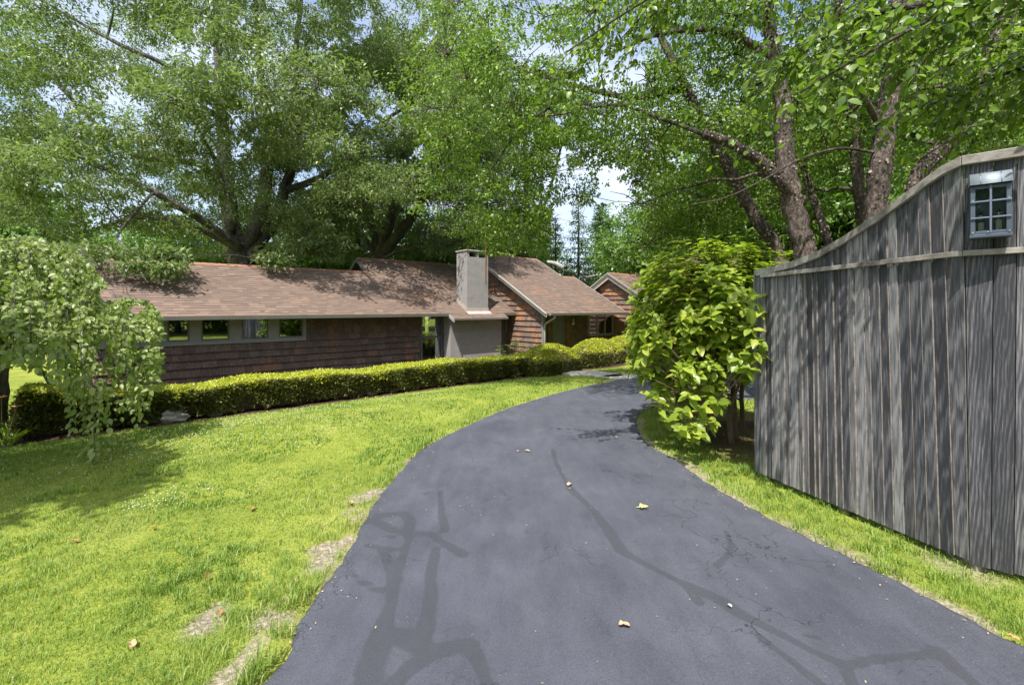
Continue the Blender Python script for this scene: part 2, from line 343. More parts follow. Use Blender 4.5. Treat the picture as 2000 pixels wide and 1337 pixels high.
def asphaltmat():
    m, n, b = newmat('sealed_asphalt'); v = coords(n)
    f = noise(n, v, 190, 3, .7); a = noise(n, v, 1.3, 5, .6); s = noise(n, coords(n, (3, 1, 1)), 2.2, 6, .65)
    c = ramp(n, math_(n, 'ADD', math_(n, 'MULTIPLY', a, .55), math_(n, 'MULTIPLY', s, .45)), [(.36, (.06,.065,.086)), (.52, (.083,.088,.114)), (.68, (.108,.113,.144))])
    sp = ramp(n, noise(n, v, 230, 2, .8), [(.62, (0,0,0)), (.74, (.7,.7,.7))]); c = mix(n, sp, c, (.36,.35,.34))
    gr = noise(n, v, 75, 5, .75); c = mix(n, .75, c, mix(n, 1.0, c, ramp(n, gr, [(.36, (.62,.62,.62)), (.5, (1,1,1)), (.64, (1.0,1.0,1.0))]), 'MULTIPLY'))
    vs = nd(n, 'ShaderNodeTexVoronoi', Scale=38.0); n.links.new(v, vs.inputs['Vector'])
    pk = math_(n, 'MULTIPLY', ramp(n, vs.outputs['Distance'], [(.08, (1,1,1)), (.14, (0,0,0))]), ramp(n, noise(n, v, 2.2, 4, .7), [(.5, (0,0,0)), (.62, (.6,.6,.6))]))
    c = mix(n, pk, c, (.3,.3,.31))
    wp = noise(n, v, 9, 3)
    se = ramp(n, math_(n, 'ADD', attr(n, 'seal'), math_(n, 'MULTIPLY', math_(n, 'SUBTRACT', wp, .5), .5)), [(.38, (0,0,0)), (.6, (.62,.62,.62))])
    c = mix(n, se, c, (.05,.052,.062))
    # hairline cracks, only in places
    dn = noise(n, v, 3.5, 4, .6); cv = n.nodes.new('ShaderNodeVectorMath'); cv.operation = 'MULTIPLY_ADD'
    cv.inputs[1].default_value = (1, 1, 1); n.links.new(v, cv.inputs[0])
    cx = n.nodes.new('ShaderNodeCombineXYZ'); n.links.new(dn, cx.inputs[0]); n.links.new(noise(n, coords(n, (1,1.2,1)), 4, 4), cx.inputs[1]); n.links.new(cx.outputs[0], cv.inputs[2])
    vo = nd(n, 'ShaderNodeTexVoronoi', Scale=1.9); vo.feature = 'DISTANCE_TO_EDGE'; n.links.new(cv.outputs[0], vo.inputs['Vector'])
    ck = ramp(n, vo.outputs['Distance'], [(.0015, (1,1,1)), (.006, (0,0,0))])
    ckm = math_(n, 'MULTIPLY', ck, ramp(n, noise(n, v, .9, 3), [(.5, (0,0,0)), (.6, (.8,.8,.8))]))
    c = mix(n, ckm, c, (.028,.03,.036))
    n.links.new(c, b.inputs['Base Color']); b.inputs['Roughness'].default_value = .62; b.inputs['Specular IOR Level'].default_value = .35
    h = math_(n, 'SUBTRACT', math_(n, 'ADD', math_(n, 'MULTIPLY', f, .7), math_(n, 'MULTIPLY', a, 1.2)), math_(n, 'MULTIPLY', ckm, 1.0))
    bump(n, b, h, .9, .012); return m
M['asphalt'] = asphaltmat()
M['flagstone'] = plain('flagstone', (.42,.4,.37), .85, var=.25, sc=9, bst=.3)
M['boulder'] = plain('stone', (.36,.32,.29), .9, var=.3, sc=8, bst=.4)
M['twig'] = plain('twig_bark', (.16,.12,.085), .85, var=.3)
M['twig_green'] = plain('green_twig', (.3,.3,.1), .7)
M['clover'] = plain('clover_white', (.55,.55,.42), .8)

# ------------------------------------------------------------------ house frame of reference (local x along the wall, y into the house)
TH = math.atan2(889, 1058); CA, SA = math.cos(TH), math.sin(TH)
O = np.array([-7.36, 10.9])
def sx(px, yl):
    u = (px-1000)/F; ax, ay = O[0]-SA*yl, O[1]+CA*yl
    return (u*ay-ax)/(CA-SA*u)
def loc2w(x, y): return np.array([O[0]+CA*x-SA*y, O[1]+SA*x+CA*y])
def w2loc(X, Y):
    dx, dy = X-O[0], Y-O[1]; return dx*CA+dy*SA, -dx*SA+dy*CA
def zat(px, py, yl):
    s = sx(px, yl); Y = loc2w(s, yl)[1]; return H-(py-HOR)/F*Y
# ------------------------------------------------------------------ ground
def sst(t): t = np.clip(t, 0, 1); return t*t*(3-2*t)
def gz(X, Y):
    X = np.asarray(X, float); Y = np.asarray(Y, float); xl, yl = w2loc(X, Y)
    z = -.2*(1-sst((-3.4-yl)/2.2))
    drop = .5*sst((yl+2.4)/2.0)*(1-sst((xl-6.0)/3.0))
    z = z-drop
    z = np.where((X > 1.5), z*(1-sst((X-1.5)/3)*.8), z)
    return z
LE = [(-1.6,-4.0),(-1.55,1.0)]+[tuple(G(a, b)[:2]) for a, b in [(510,1337),(590,1205),(640,1125),(692,1050),(735,975),(780,920),(832,872),(900,837),(1000,795),(1100,765),(1170,749),(1228,740)]]+[(4.6,11.7),(7.5,12.0),(14,12.2)]
RE = [(3.5,-4.0),(3.35,.5),(3.0,1.7)]+[tuple(G(a, b)[:2]) for a, b in [(2000,1262),(1800,1160),(1700,1110),(1600,1060),(1480,1000),(1400,955),(1330,905),(1270,870),(1247,842),(1244,822)]]+[(2.25,7.7),(3.0,8.25),(5,8.7),(8.5,8.9),(14,9.0)]
def resample(pts, n, wpow=None):
    pts = np.array(pts, float)
    # Catmull-Rom
    Pp = np.vstack([2*pts[0]-pts[1], pts, 2*pts[-1]-pts[-2]]); out = []
    for i in range(1, len(Pp)-2):
        p0, p1, p2, p3 = Pp[i-1:i+3]
        for t in np.linspace(0, 1, 24, endpoint=False):
            out.append(.5*((2*p1)+(-p0+p2)*t+(2*p0-5*p1+4*p2-p3)*t*t+(-p0+3*p1-3*p2+p3)*t**3))
    out.append(pts[-1]); out = np.array(out)
    d = np.concatenate([[0], np.cumsum(np.linalg.norm(np.diff(out, axis=0), axis=1))])
    t = np.linspace(0, d[-1], n); return np.stack([np.interp(t, d, out[:, k]) for k in range(out.shape[1])], 1)
NL = 520
Lc, Rc = resample(LE, NL), resample(RE, NL)
tt_ = np.arange(NL)
edge_n = lambda ph: .006*np.sin(tt_*.9+ph)+.008*np.sin(tt_*.23+ph*2)+.007*rng.normal(size=NL)
Lc[:, 0] += edge_n(1.); Rc[:, 0] += edge_n(2.)
drive_poly = np.vstack([Lc, Rc[::-1]])
def inside(X, Y, poly):
    X = np.asarray(X); Y = np.asarray(Y); c = np.zeros(X.shape, bool); n = len(poly); j = n-1
    for i in range(0, n):
        xi, yi = poly[i]; xj, yj = poly[j]
        if yi != yj:
            k = ((yi > Y) != (yj > Y)) & (X < (xj-xi)*(Y-yi)/(yj-yi)+xi); c ^= k
        j = i
    return c
poly_s = np.vstack([Lc[::4], Rc[::-4]])
def seg_dist(X, Y, pts):
    d = np.full(np.shape(X), 1e9)
    for (x0, y0), (x1, y1) in zip(pts[:-1], pts[1:]):
        dx, dy = x1-x0, y1-y0; l2 = dx*dx+dy*dy+1e-12
        t = np.clip(((X-x0)*dx+(Y-y0)*dy)/l2, 0, 1); d = np.minimum(d, np.hypot(X-x0-t*dx, Y-y0-t*dy))
    return d
def noise2(X, Y, s, seed=0):
    g = np.random.default_rng(seed).random((64, 64)); x = (X*s) % 64; y = (Y*s) % 64
    xi = np.floor(x).astype(int); yi = np.floor(y).astype(int); fx = sst(x-xi); fy = sst(y-yi)
    a = g[xi % 64, yi % 64]; b = g[(xi+1) % 64, yi % 64]; c = g[xi % 64, (yi+1) % 64]; d = g[(xi+1) % 64, (yi+1) % 64]
    return (a*(1-fx)+b*fx)*(1-fy)+(c*(1-fx)+d*fx)*fy
DIRT = [(690,1005,.2,.11),(655,1062,.22,.15),(630,1098,.2,.1),(400,1210,.20,.085),(465,1305,.13,.13),(530,1205,.2,.07),(705,975,.25,.08),(740,960,.2,.05),(545,1180,.12,.05),(800,905,.25,.06),(1560,1075,.0,.0)]
def dirt_mask(X, Y):
    """bare soil along the drive's edge and in a few worn patches"""
    m = np.zeros(np.shape(X))
    for (px, py, a, b) in DIRT:
        if a == 0: continue
        g = G(px, py); r = np.hypot((X-g[0])/(a*.75), (Y-g[1])/(b*1.9))+.7*(noise2(X, Y, 7, 41)-.5); m = np.maximum(m, .9*(1-sst((r-.55)/.45)))
    dR = seg_dist(X, Y, Rc[60:330:6]); m = np.maximum(m, (1-sst((dR-.03-.1*noise2(X, Y, 2.5, 42))/.08))*(Y < 7.2)*(.35+.6*noise2(X, Y, 5, 43)))
    dL = seg_dist(X, Y, Lc[60:330:6]); m = np.maximum(m, (1-sst((dL-.01)/.05))*.6*noise2(X, Y, 2, 44))
    m = m*sst((noise2(X, Y, 9, 3)-.12)/.3)
    m = np.maximum(m, .55*sst((noise2(X, Y, 2.3, 5)-.72)/.2)*(seg_dist(X, Y, Rc[60:330:6]) < .8))
    return np.clip(m, 0, 1)
def mulch_shade_mask(X, Y):
    xl, yl = w2loc(X, Y)
    m = sst((yl+3.72)/.1)*(1-sst((yl+.2)/.5))*sst((xl+6)/.3)*(1-sst((xl-9.2)/.5))
    # the mounded shrubs at the path
    r2 = np.minimum(np.hypot(X-2.7, Y-14.6)/1.0, np.hypot(X-4.1, Y-16.6)/1.0)
    m = np.maximum(m, .85*sst((X-2.15)/.5)*sst((Y-4.9)/.5)*(1-sst((Y-7.4)/.5))*(1-sst((X-6)/1))*(.7+.6*noise2(X, Y, 2.5, 61)))  # brown soil around the bush, with the shade there painted in as mulch
    return np.clip(np.maximum(m, 1-sst((r2-.9)/.15)), 0, 1)
gx = np.unique(np.concatenate([-np.geomspace(9.5, 400, 34)[::-1], np.arange(-9.4, 5.0, .05), np.geomspace(5.05, 400, 46)]))
gy = np.unique(np.concatenate([[-120,-60,-30,-15,-8,-4,-2,-1,0,.5], np.arange(.9, 11, .05), np.arange(11, 19, .12), np.geomspace(19.2, 600, 40)]))
XX, YY = np.meshgrid(gx, gy, indexing='ij'); ZZ = gz(XX, YY)
near = (np.abs(XX) < 12) & (YY > 0) & (YY < 20)
ZZ = ZZ+np.where(near, .018*(noise2(XX, YY, 1.7, 1)-.5)+.01*(noise2(XX, YY, 6, 2)-.5), 0)
ins = inside(XX, YY, poly_s); dd = np.minimum(seg_dist(XX, YY, Lc[::12]), seg_dist(XX, YY, Rc[::12]))
ZZ = np.where(ins, -.04, np.where(dd < .12, np.minimum(ZZ, 0.002), ZZ))
dm = np.where(near, dirt_mask(XX, YY), 0); mm_ = np.where((YY > 0) & (YY < 25), mulch_shade_mask(XX, YY), 0)
nx, ny = len(gx), len(gy); idx = np.arange(nx*ny).reshape(nx, ny)
q = np.stack([idx[:-1, :-1], idx[1:, :-1], idx[1:, 1:], idx[:-1, 1:]], -1).reshape(-1, 4)
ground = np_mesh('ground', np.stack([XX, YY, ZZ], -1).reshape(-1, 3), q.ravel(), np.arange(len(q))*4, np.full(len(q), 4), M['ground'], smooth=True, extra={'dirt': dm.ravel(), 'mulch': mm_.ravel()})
tag(ground, kind='structure')

SEAL = [  # (half width in m, pixels of a sealed crack as it lies on the drive)
 (.035, [(1080,880),(1085,905),(1112,955)]), (.055, [(1112,955),(1160,1000),(1190,1040),(1215,1080),(1262,1105),(1330,1140)]),
 (.05, [(1330,1140),(1400,1172),(1450,1205),(1530,1245),(1600,1282),(1650,1303)]), (.05, [(1650,1303),(1720,1290),(1800,1283),(1830,1275)]),
 (.07, [(1830,1275),(1860,1305),(1910,1345)]), (.05, [(1645,1300),(1665,1345)]), (.05, [(1335,1140),(1365,1180)]), (.045, [(1480,1245),(1540,1290),(1600,1340)]),
 (.075, [(745,1075),(770,1120),(765,1180),(745,1240),(725,1300),(715,1345)]), (.06, [(800,1050),(790,1080),(775,1120)]),
 (.05, [(720,1022),(745,1008),(790,1005),(802,1020),(798,1045),(840,1045),(860,1060),(905,1087)]), (.05, [(715,1012),(770,1040),(800,1045)]),
 (.055, [(850,1075),(842,1120),(840,1170),(830,1230),(825,1262)]), (.045, [(690,1128),(745,1160)]), (.045, [(715,1068),(775,1078)]), (.04, [(860,960),(862,1000),(870,1040)]),
 (.055, [(780,1240),(800,1262),(850,1275),(920,1263),(938,1300),(955,1345)]), (.05, [(850,1275),(800,1310),(770,1345)]), (.035, [(905,1262),(960,1345)]),
 (.03, [(1418,1040),(1428,1065),(1424,1085),(1400,1108)]), (.03, [(1570,1248),(1600,1250)]), (.03, [(720,1050),(760,1052),(800,1050)])]
W_ = np.linspace(0, 1, 150)
DX = Lc[:, None, 0]*(1-W_)+Rc[:, None, 0]*W_; DY = Lc[:, None, 1]*(1-W_)+Rc[:, None, 1]*W_
seal = np.zeros(DX.shape)
for hw, pts in SEAL:
    g = [tuple(G(a, b)[:2]) for a, b in pts]; hh = hw*.85*(1+.9*(noise2(DX, DY, 3, 11)-.5))
    seal = np.maximum(seal, 1-sst(seg_dist(DX, DY, g)/(hh*1.7)))
DZ = .012+.006*(noise2(DX, DY, 1.2, 8)-.5); DZ[:, 0] = -.03; DZ[:, -1] = -.03
i2 = np.arange(DX.size).reshape(DX.shape); q = np.stack([i2[:-1, :-1], i2[:-1, 1:], i2[1:, 1:], i2[1:, :-1]], -1).reshape(-1, 4)
drive = np_mesh('driveway', np.stack([DX, DY, DZ], -1).reshape(-1, 3), q.ravel(), np.arange(len(q))*4, np.full(len(q), 4), M['asphalt'], smooth=True, extra={'seal': seal.ravel()})
tag(drive, kind='structure')

# ------------------------------------------------------------------ house
ZE = 1.545; SL = .553; WY = .15; BY = -.33
house = empty('house', (O[0], O[1], 0), TH, label='low brown shingled house with long tan roofs and grey chimney behind the hedge', cat='house')
def roof_rows(mb, x0f, x1f, ylo, yhi, zlo, sgn=1, expo=.125, seed=1):
    """courses of asphalt tabs climbing from ylo (eave) to yhi (ridge); x0f,x1f give each course's ends"""
    rg = random.Random(seed); cs = 1/math.sqrt(1+SL*SL); rows = int(abs(yhi-ylo)/(expo*cs))+1
    for i in range(rows):
        a = min(i*expo*cs, abs(yhi-ylo)); b = min((i+1)*expo*cs+.01, abs(yhi-ylo)+.0)
        if b-a < .004: continue
        ya, yb = ylo+sgn*a, ylo+sgn*b; za, zb = zlo+a*SL, zlo+b*SL
        x = x0f((ya+yb)/2) if callable(x0f) else x0f; xe = x1f((ya+yb)/2) if callable(x1f) else x1f
        first = True
        while x < xe-.01:
            wd = rg.uniform(.1, .26); wd = min(wd, xe-x); lift = rg.choice([.006, .012, .012]); r = .3+.5*rg.random()
            if lift < .01: r *= .6
            mb.add([(x, ya, za+lift), (x+wd, ya, za+lift), (x+wd, yb, zb+.002), (x, yb, zb+.002), (x, ya, za-.004), (x+wd, ya, za-.004)], [(0,1,2,3) if sgn > 0 else (3,2,1,0), (4,5,1,0) if sgn > 0 else (0,1,5,4)], r)
            if rg.random() < .62 and b-a > .05:
                f_ = .66; ym, zm_ = ya+(yb-ya)*f_, za+(zb-za)*f_; lm = lift*(1-f_)+.004
                mb.add([(x+.004, ym, zm_+lm), (x+wd-.004, ym, zm_+lm), (x+wd-.004, yb, zb+.006), (x+.004, yb, zb+.006)], [(0,1,2,3) if sgn > 0 else (3,2,1,0)], .02)
            x += wd
def slab(mb, x0, x1, ya, za, yb, zb, t=.06, r=0):
    mb.hexa([(x0,ya,za-t),(x1,ya,za-t),(x1,yb,zb-t),(x0,yb,zb-t),(x0,ya,za-.005),(x1,ya,za-.005),(x1,yb,zb-.005),(x0,yb,zb-.005)], r)
def ridge_cap(mb, x0, x1, y, z):
    x = x0; rg = random.Random(3)
    while x < x1:
        e = min(x+.2, x1); r = rg.random()
        mb.add([(x,y-.12,z-.05),(e,y-.12,z-.055),(e,y,z+.012),(x,y,z+.02),(x,y+.12,z-.05),(e,y+.12,z-.055)], [(0,1,2,3),(3,2,5,4)], r); x = e
def solve_ridge(px, py, y0, z0):
    lo, hi = 0, 12
    for _ in range(60):
        m_ = (lo+hi)/2; z = z0+SL*(m_-y0)
        if z > zat(px, py, m_): hi = m_
        else: lo = m_
    return m_
YR1 = 2.2; ZR1 = ZE+SL*(YR1+.4)
YR2 = solve_ridge(760, 507.5, -.4, ZE); ZR2 = ZE+SL*(YR2+.4)
XG = sx(697, YR2)              # where the higher roof begins
XL = -2.25; XR = 9.5
# higher part's gable peeks above the lower ridge
rf = MB()
roof_rows(rf, XL, XR, -.4, YR1, ZE, 1, seed=1)
roof_rows(rf, XG, XR, YR1, YR2, ZR1, 1, seed=2)
roof_rows(rf, XL, XG, 2*YR1+.4, YR1, ZE, -1, seed=3)
roof_rows(rf, XG, XR, 2*YR2+.4, YR2, ZE, -1, seed=4)
BX0, BX1 = sx(887, -.685), sx(993, -.685)
bx0e = sx(877, -.4)
roof_rows(rf, lambda y: BX0+(bx0e-BX0)*(y+.685)/.285, lambda y: BX1, -.685, -.4, ZE-.285*SL, 1, seed=5)
left_roof = rf.build('roof', M['roof'], house)
tag(left_roof, label='long brown asphalt shingle roof of the left wing')
rc = MB(); ridge_cap(rc, XL, XG+.05, YR1, ZR1); rc.build('ridge_cap', M['ridge'], left_roof)
rc = MB(); ridge_cap(rc, XG, XR, YR2, ZR2); rc.build('ridge_cap', M['ridge'], left_roof)
dk = MB()
slab(dk, XL, XR, -.4, ZE, YR1, ZR1); slab(dk, XL, XG, YR1, ZR1, 2*YR1+.4, ZE)
slab(dk, XG, XR, YR1, ZR1, YR2, ZR2); slab(dk, XG, XR, YR2, ZR2, 2*YR2+.4, ZE)
dk.hexa([(BX0,-.685,ZE-.285*SL-.05),(BX1,-.685,ZE-.285*SL-.05),(BX1,-.4,ZE-.06),(bx0e,-.4,ZE-.06),(BX0,-.685,ZE-.285*SL-.004),(BX1,-.685,ZE-.285*SL-.004),(BX1,-.4,ZE-.006),(bx0e,-.4,ZE-.006)])
dk.build('roof_deck', M['soffit'], left_roof)
fa = MB()
fa.box(XL, bx0e, -.425, -.402, ZE-.085, ZE-.012); fa.build('fascia', M['eave_paint'], left_roof)
fa = MB(); fa.box(BX1+.0, XR, -.425, -.402, ZE-.085, ZE-.012); fa.build('fascia', M['eave_paint'], left_roof)
rk = MB()
for (x, ya, za, yb, zb) in [(XL-.02,-.41,ZE,YR1,ZR1),(XL-.02,2*YR1+.4,ZE,YR1,ZR1)]:
    rk.hexa([(x-.02,ya,za-.14),(x+.02,ya,za-.14),(x+.02,yb,zb-.14),(x-.02,yb,zb-.14),(x-.02,ya,za-.005),(x+.02,ya,za-.005),(x+.02,yb,zb-.005),(x-.02,yb,zb-.005)])
rk.build('rake_board', M['fascia'], left_roof); rk = MB()
rk.hexa([(BX0-.02,-.69,ZE-.285*SL-.12),(BX0+.02,-.69,ZE-.285*SL-.12),(bx0e+.02,-.43,ZE-.13),(bx0e-.02,-.43,ZE-.13),(BX0-.02,-.69,ZE-.285*SL-.005),(BX0+.02,-.69,ZE-.285*SL-.005),(bx0e+.02,-.43,ZE-.02),(bx0e-.02,-.43,ZE-.02)])
rk.build('rake_board', M['fascia'], left_roof)
# little dark gable above the lower ridge
gb = MB(); g0 = XG+.25
gy0, gz0 = YR1-.1, ZR1-.1
gb.add([(g0,gy0,gz0),(g0,2*YR2-gy0,gz0),(g0,YR2,ZR2-.07)], [(0,2,1)])
gb.build('gable_vent', M['trim_dark'], left_roof)
gb = MB()
for sg in (1, -1):
    ya, yb = (YR1-.35, YR2) if sg > 0 else (2*YR2-YR1+.35, YR2); za = ZR2-(abs(yb-ya))*SL
    gb.hexa([(XG-.03,ya,za-.15),(XG+.01,ya,za-.15),(XG+.01,yb,ZR2-.15),(XG-.03,yb,ZR2-.15),(XG-.03,ya,za+.0),(XG+.01,ya,za+.0),(XG+.01,yb,ZR2),(XG-.03,yb,ZR2)])
gb.build('rake_board', M['trim_dark'], left_roof)

def shingles(mb, x0, x1, z0, z1, y, holes=(), seed=1, expo=.185, clip=None, flip=None):
    """wall shingles facing -y (local); flip maps (x,y,z)->another wall"""
    rg = random.Random(seed); row = 0; z = z1; fx = flip or (lambda p: p)
    while z > z0:
        zb = z-expo; x = x0-rg.random()*.1; lift = 0
        while x < x1:
            wd = rg.uniform(.08, .24); a, b = max(x, x0), min(x+wd-.004, x1); x += wd
            if b-a < .01: continue
            lift = max(-.02, min(.02, lift+rg.uniform(-.007, .007))); lz = zb+lift*.7; r = rg.random(); xm = (a+b)/2
            bad = any(h[0] < b and h[1] > a and h[2] < z-.01 and h[3] > lz+.01 for h in holes)
            zt = z+.02
            if clip:
                zc = clip(xm)
                if lz > zc-.02: continue
                zt = min(zt, zc)
            if bad:
                # cut around a hole: keep only the parts fully above or below
                for h in holes:
                    if h[0] < b and h[1] > a and h[2] < z and h[3] > lz:
                        if h[2] > lz+.01 and h[2] < z:
                            V = [(a,y-.022,lz),(b,y-.022,lz),(b,y-.016,h[2]),(a,y-.016,h[2]),(a,y,lz),(b,y,lz)]
                            mb.add([fx(p) for p in V], [(0,1,2,3),(4,5,1,0)] if not flip else [(3,2,1,0),(0,1,5,4)], r)
                continue
            V = [(a,y-.05,lz),(b,y-.05,lz),(b,y-.004,zt),(a,y-.004,zt),(a,y,lz),(b,y,lz)]
            mb.add([fx(p) for p in V], [(0,1,2,3),(4,5,1,0)] if not flip else [(3,2,1,0),(0,1,5,4)], r)
        z = zb; row += 1
WZ0 = -.85
# left wing front wall
bx_l = sx(880, BY)             # corner of the brick breast
wx0, wx1 = sx(300, WY)-1.2, sx(595, WY)
wz0, wz1 = H-(672-600)/F*loc2w(sx(324, WY), WY)[1], ZE+.12
dx0, dx1 = sx(822, WY), sx(864, WY)
sh = MB(); shingles(sh, XL+.25, bx_l, WZ0, ZE+.22, WY, holes=[(wx0, wx1, wz0, 3), (dx0, dx1, -2, 3)], seed=5)
wl = sh.build('wall', M['shingle'], house); tag(wl, label='dark brown shingled front wall of the left wing')
bk = MB(); T = .12
def wall_box(mb, x0, x1, y, z0, z1, holes):
    xs = sorted({x0, x1, *[h[0] for h in holes], *[h[1] for h in holes]})
    for a, b in zip(xs[:-1], xs[1:]):
        hs = [h for h in holes if h[0] <= a+1e-6 and h[1] >= b-1e-6]
        if not hs: mb.box(a, b, y+.002, y+T, z0, z1)
        else:
            h = hs[0]
            if h[2] > z0: mb.box(a, b, y+.002, y+T, z0, h[2])
            if h[3] < z1: mb.box(a, b, y+.002, y+T, h[3], z1)
wall_box(bk, XL+.25, XR, WY, -1.2, ZE+.24, [(wx0, wx1, wz0, ZE+.05), (dx0, dx1, -.75, ZE+.05)])
bk.box(XL+.25, XL+.37, WY+T+.002, 2*YR1, -1.2, ZE+.16)
for (ya, yb) in ((WY, YR1), (YR1, 2*YR1)):      # end gable of the left wing
    za, zb = (ZE+.2, ZR1-.08) if ya == WY else (ZR1-.08, ZE+.16)
    bk.hexa([(XL+.25,ya,ZE+.1),(XL+.37,ya,ZE+.1),(XL+.37,yb,ZE+.1),(XL+.25,yb,ZE+.1),(XL+.25,ya,za),(XL+.37,ya,za),(XL+.37,yb,zb),(XL+.25,yb,zb)])
bk.box(XL+.38, XG, 2*YR1-T, 2*YR1, -1.2, ZE+.16); bk.box(XG, XR, 2*YR2-T, 2*YR2, -1.2, ZE+.16)
bk.build('wall_backing', M['room'], wl)
room = MB(); room.box(XL+.4, XR-.1, WY+T+.01, 2*YR1-T-.01, -.82, -.8); room.build('floor', M['room'], house)
# ribbon of four windows in a grey band
wins = [(327,370),(393,448),(472,524),(545,592)]
band = empty('window_band', (0,WY,0)); band.parent = house
b0 = MB(); b0.box(wx0, wx1, -.02, .05, wz0-.02, wz0+.05); b0.box(wx0, wx1, -.012, .05, ZE-.01, ZE+.06)
edges = [wx0]
for a, b in wins: edges += [sx(a, WY), sx(b, WY)]
edges += [wx1]
for i in range(0, len(edges), 2):
    b0.box(edges[i], edges[i+1], -.012, .05, wz0+.05, ZE-.01)
b0.box(wx0, wx1, -.05, -.02, wz0-.045, wz0-.0)
b0.box(wx1-.004, wx1+.03, -.035, .05, wz0-.05, ZE+.04)
b0.build('mullion_band', M['trim'], band)
def window(parent, x0, x1, z0, z1, y, fr=.035, mat='trim_dark', cur=None):
    f = MB(); f.box(x0, x0+fr, y-.006, y+.03, z0, z1); f.box(x1-fr, x1, y-.006, y+.03, z0, z1)
    f.box(x0+fr, x1-fr, y-.005, y+.03, z0, z0+fr); f.box(x0+fr, x1-fr, y-.005, y+.03, z1-fr, z1)
    w_ = f.build('window', M[mat], parent)
    g = MB(); g.box(x0+fr-.002, x1-fr+.002, y+.012, y+.018, z0+fr-.002, z1-fr+.002); g.build('pane', M['glass'], w_)
    if cur:
        c = MB(); n_ = 24
        for i in range(n_):
            a = cur[0]+(cur[1]-cur[0])*i/n_; b = cur[0]+(cur[1]-cur[0])*(i+1)/n_; ya = y+.2+.02*math.sin(i*1.9); yb = y+.2+.02*math.sin((i+1)*1.9)
            c.add([(a,ya,z0-.02),(b,yb,z0-.02),(b,yb,z1+.02),(a,ya,z1+.02)], [(0,1,2,3)])
        c.build('curtain', M['curtain'], w_, smooth=True)
    return w_
for i in range(4):
    window(band, edges[1+2*i], edges[2+2*i], wz0+.05, ZE-.01, .005)
# tall window beside the breast
tw = empty('tall_window', (0,WY,0)); tw.parent = house
f = MB(); f.box(dx0-.02, dx0+.045, -.03, .06, -.75, ZE+.05); f.box(dx1-.06, dx1, -.03, .06, -.75, ZE+.05)
zm = zat(840, 658, WY)
f.box(dx0+.045, dx1-.06, -.015, .05, zm-.025, zm+.03); f.box(dx0+.045, dx1-.06, -.02, .05, -.75, -.62); f.box(dx0+.045, dx1-.06, -.02, .05, ZE-.03, ZE+.05)
f.build('frame', M['trim_dark'], tw)
g = MB(); g.box(dx0+.04, dx1-.055, .01, .018, -.64, ZE-.02); g.build('pane', M['glass'], tw)
c = MB(); cx0, cx1 = sx(846, .35), sx(860, .35)
for i in range(14):
    a = cx0+(cx1-cx0)*i/14; b = cx0+(cx1-cx0)*(i+1)/14
    c.add([(a,.2+.02*math.sin(i*2),-.7),(b,.2+.02*math.sin(i*2+2),-.7),(b,.2+.02*math.sin(i*2+2),ZE),(a,.2+.02*math.sin(i*2),ZE)], [(0,1,2,3)])
c.build('curtain', M['curtain'], tw, smooth=True)
# brick breast and chimney
br_r = sx(979, BY)
b = MB(); b.box(bx_l, br_r, BY, WY-.052, -1.1, ZE-.06)
b.add([(bx_l,BY,ZE-.06),(br_r,BY,ZE-.06),(br_r,.08,ZE+.17),(bx_l,.08,ZE+.17),(br_r,.08,ZE-.06),(bx_l,.08,ZE-.06)], [(0,1,2,3),(0,3,5),(1,4,2)])
bw = b.build('brick_wall', M['brick'], house); tag(bw, label='grey painted brick wall below the chimney')
CY0, CY1 = -.31, .33; CX0, CX1 = sx(912, CY0), sx(953.5, CY0)
CZT = zat(912, 489.5, CY0); zo0, zo1 = zat(930, 502.5, CY0), zat(930, 489, CY0)
b = MB(); b.box(CX0, CX1, CY0, CY1, ZE-.2, zo0)
b.box(CX0, CX0+.1, CY0, CY1, zo0, CZT); b.box(CX1-.1, CX1, CY0, CY1, zo0, CZT); b.box(CX0+.1, CX1-.1, CY1-.09, CY1, zo0, CZT)
xm = (CX0+CX1)/2; b.box(xm-.045, xm+.045, CY0, CY1-.09, zo0, CZT)
b.box(CX0+.1, xm-.045, CY0, CY0+.05, CZT-.035, CZT); b.box(xm+.045, CX1-.1, CY0, CY0+.05, CZT-.035, CZT)
ch = b.build('chimney', M['brick'], house, bevel=.006); tag(ch, label='grey painted brick chimney with two dark flue openings')
b = MB(); b.box(CX0-.035, CX1+.04, CY0-.04, CY1+.03, CZT, CZT+.045); b.build('chimney_cap', M['stone_cap'], ch, bevel=.01)
b = MB(); zf = ZE+SL*(CY0+.4)
b.box(CX0-.012, CX1+.012, CY0-.014, CY0-.002, zf-.02, zf+.14)
b.add([(CX0-.05,CY0-.17,zf-.17*SL+.022),(CX1+.05,CY0-.17,zf-.17*SL+.022),(CX1+.05,CY0-.01,zf+.025),(CX0-.05,CY0-.01,zf+.025)], [(0,1,2,3)])
for k in range(4):
    y0_, y1_ = CY0+k*.16, CY0+(k+1)*.16; zz = ZE+SL*(y0_+.4)
    b.box(CX0-.014, CX0-.002, y0_+.002, y1_, zz-.03, zz+.2)
b.build('flashing', M['flash'], ch)
# dark window right of the breast, a flat panel for its dark glass
f = MB(); wx = sx(990, WY); 
f.box(br_r+.02, wx-.08, WY-.03, WY-.003, .35, ZE-.04); f.build('dark_window', M['room'], house)
f = MB(); f.box(wx-.08, wx-.02, WY-.05, WY-.001, zat(990, 650, 0), ZE-.02); f.build('window_post', M['trim'], house)

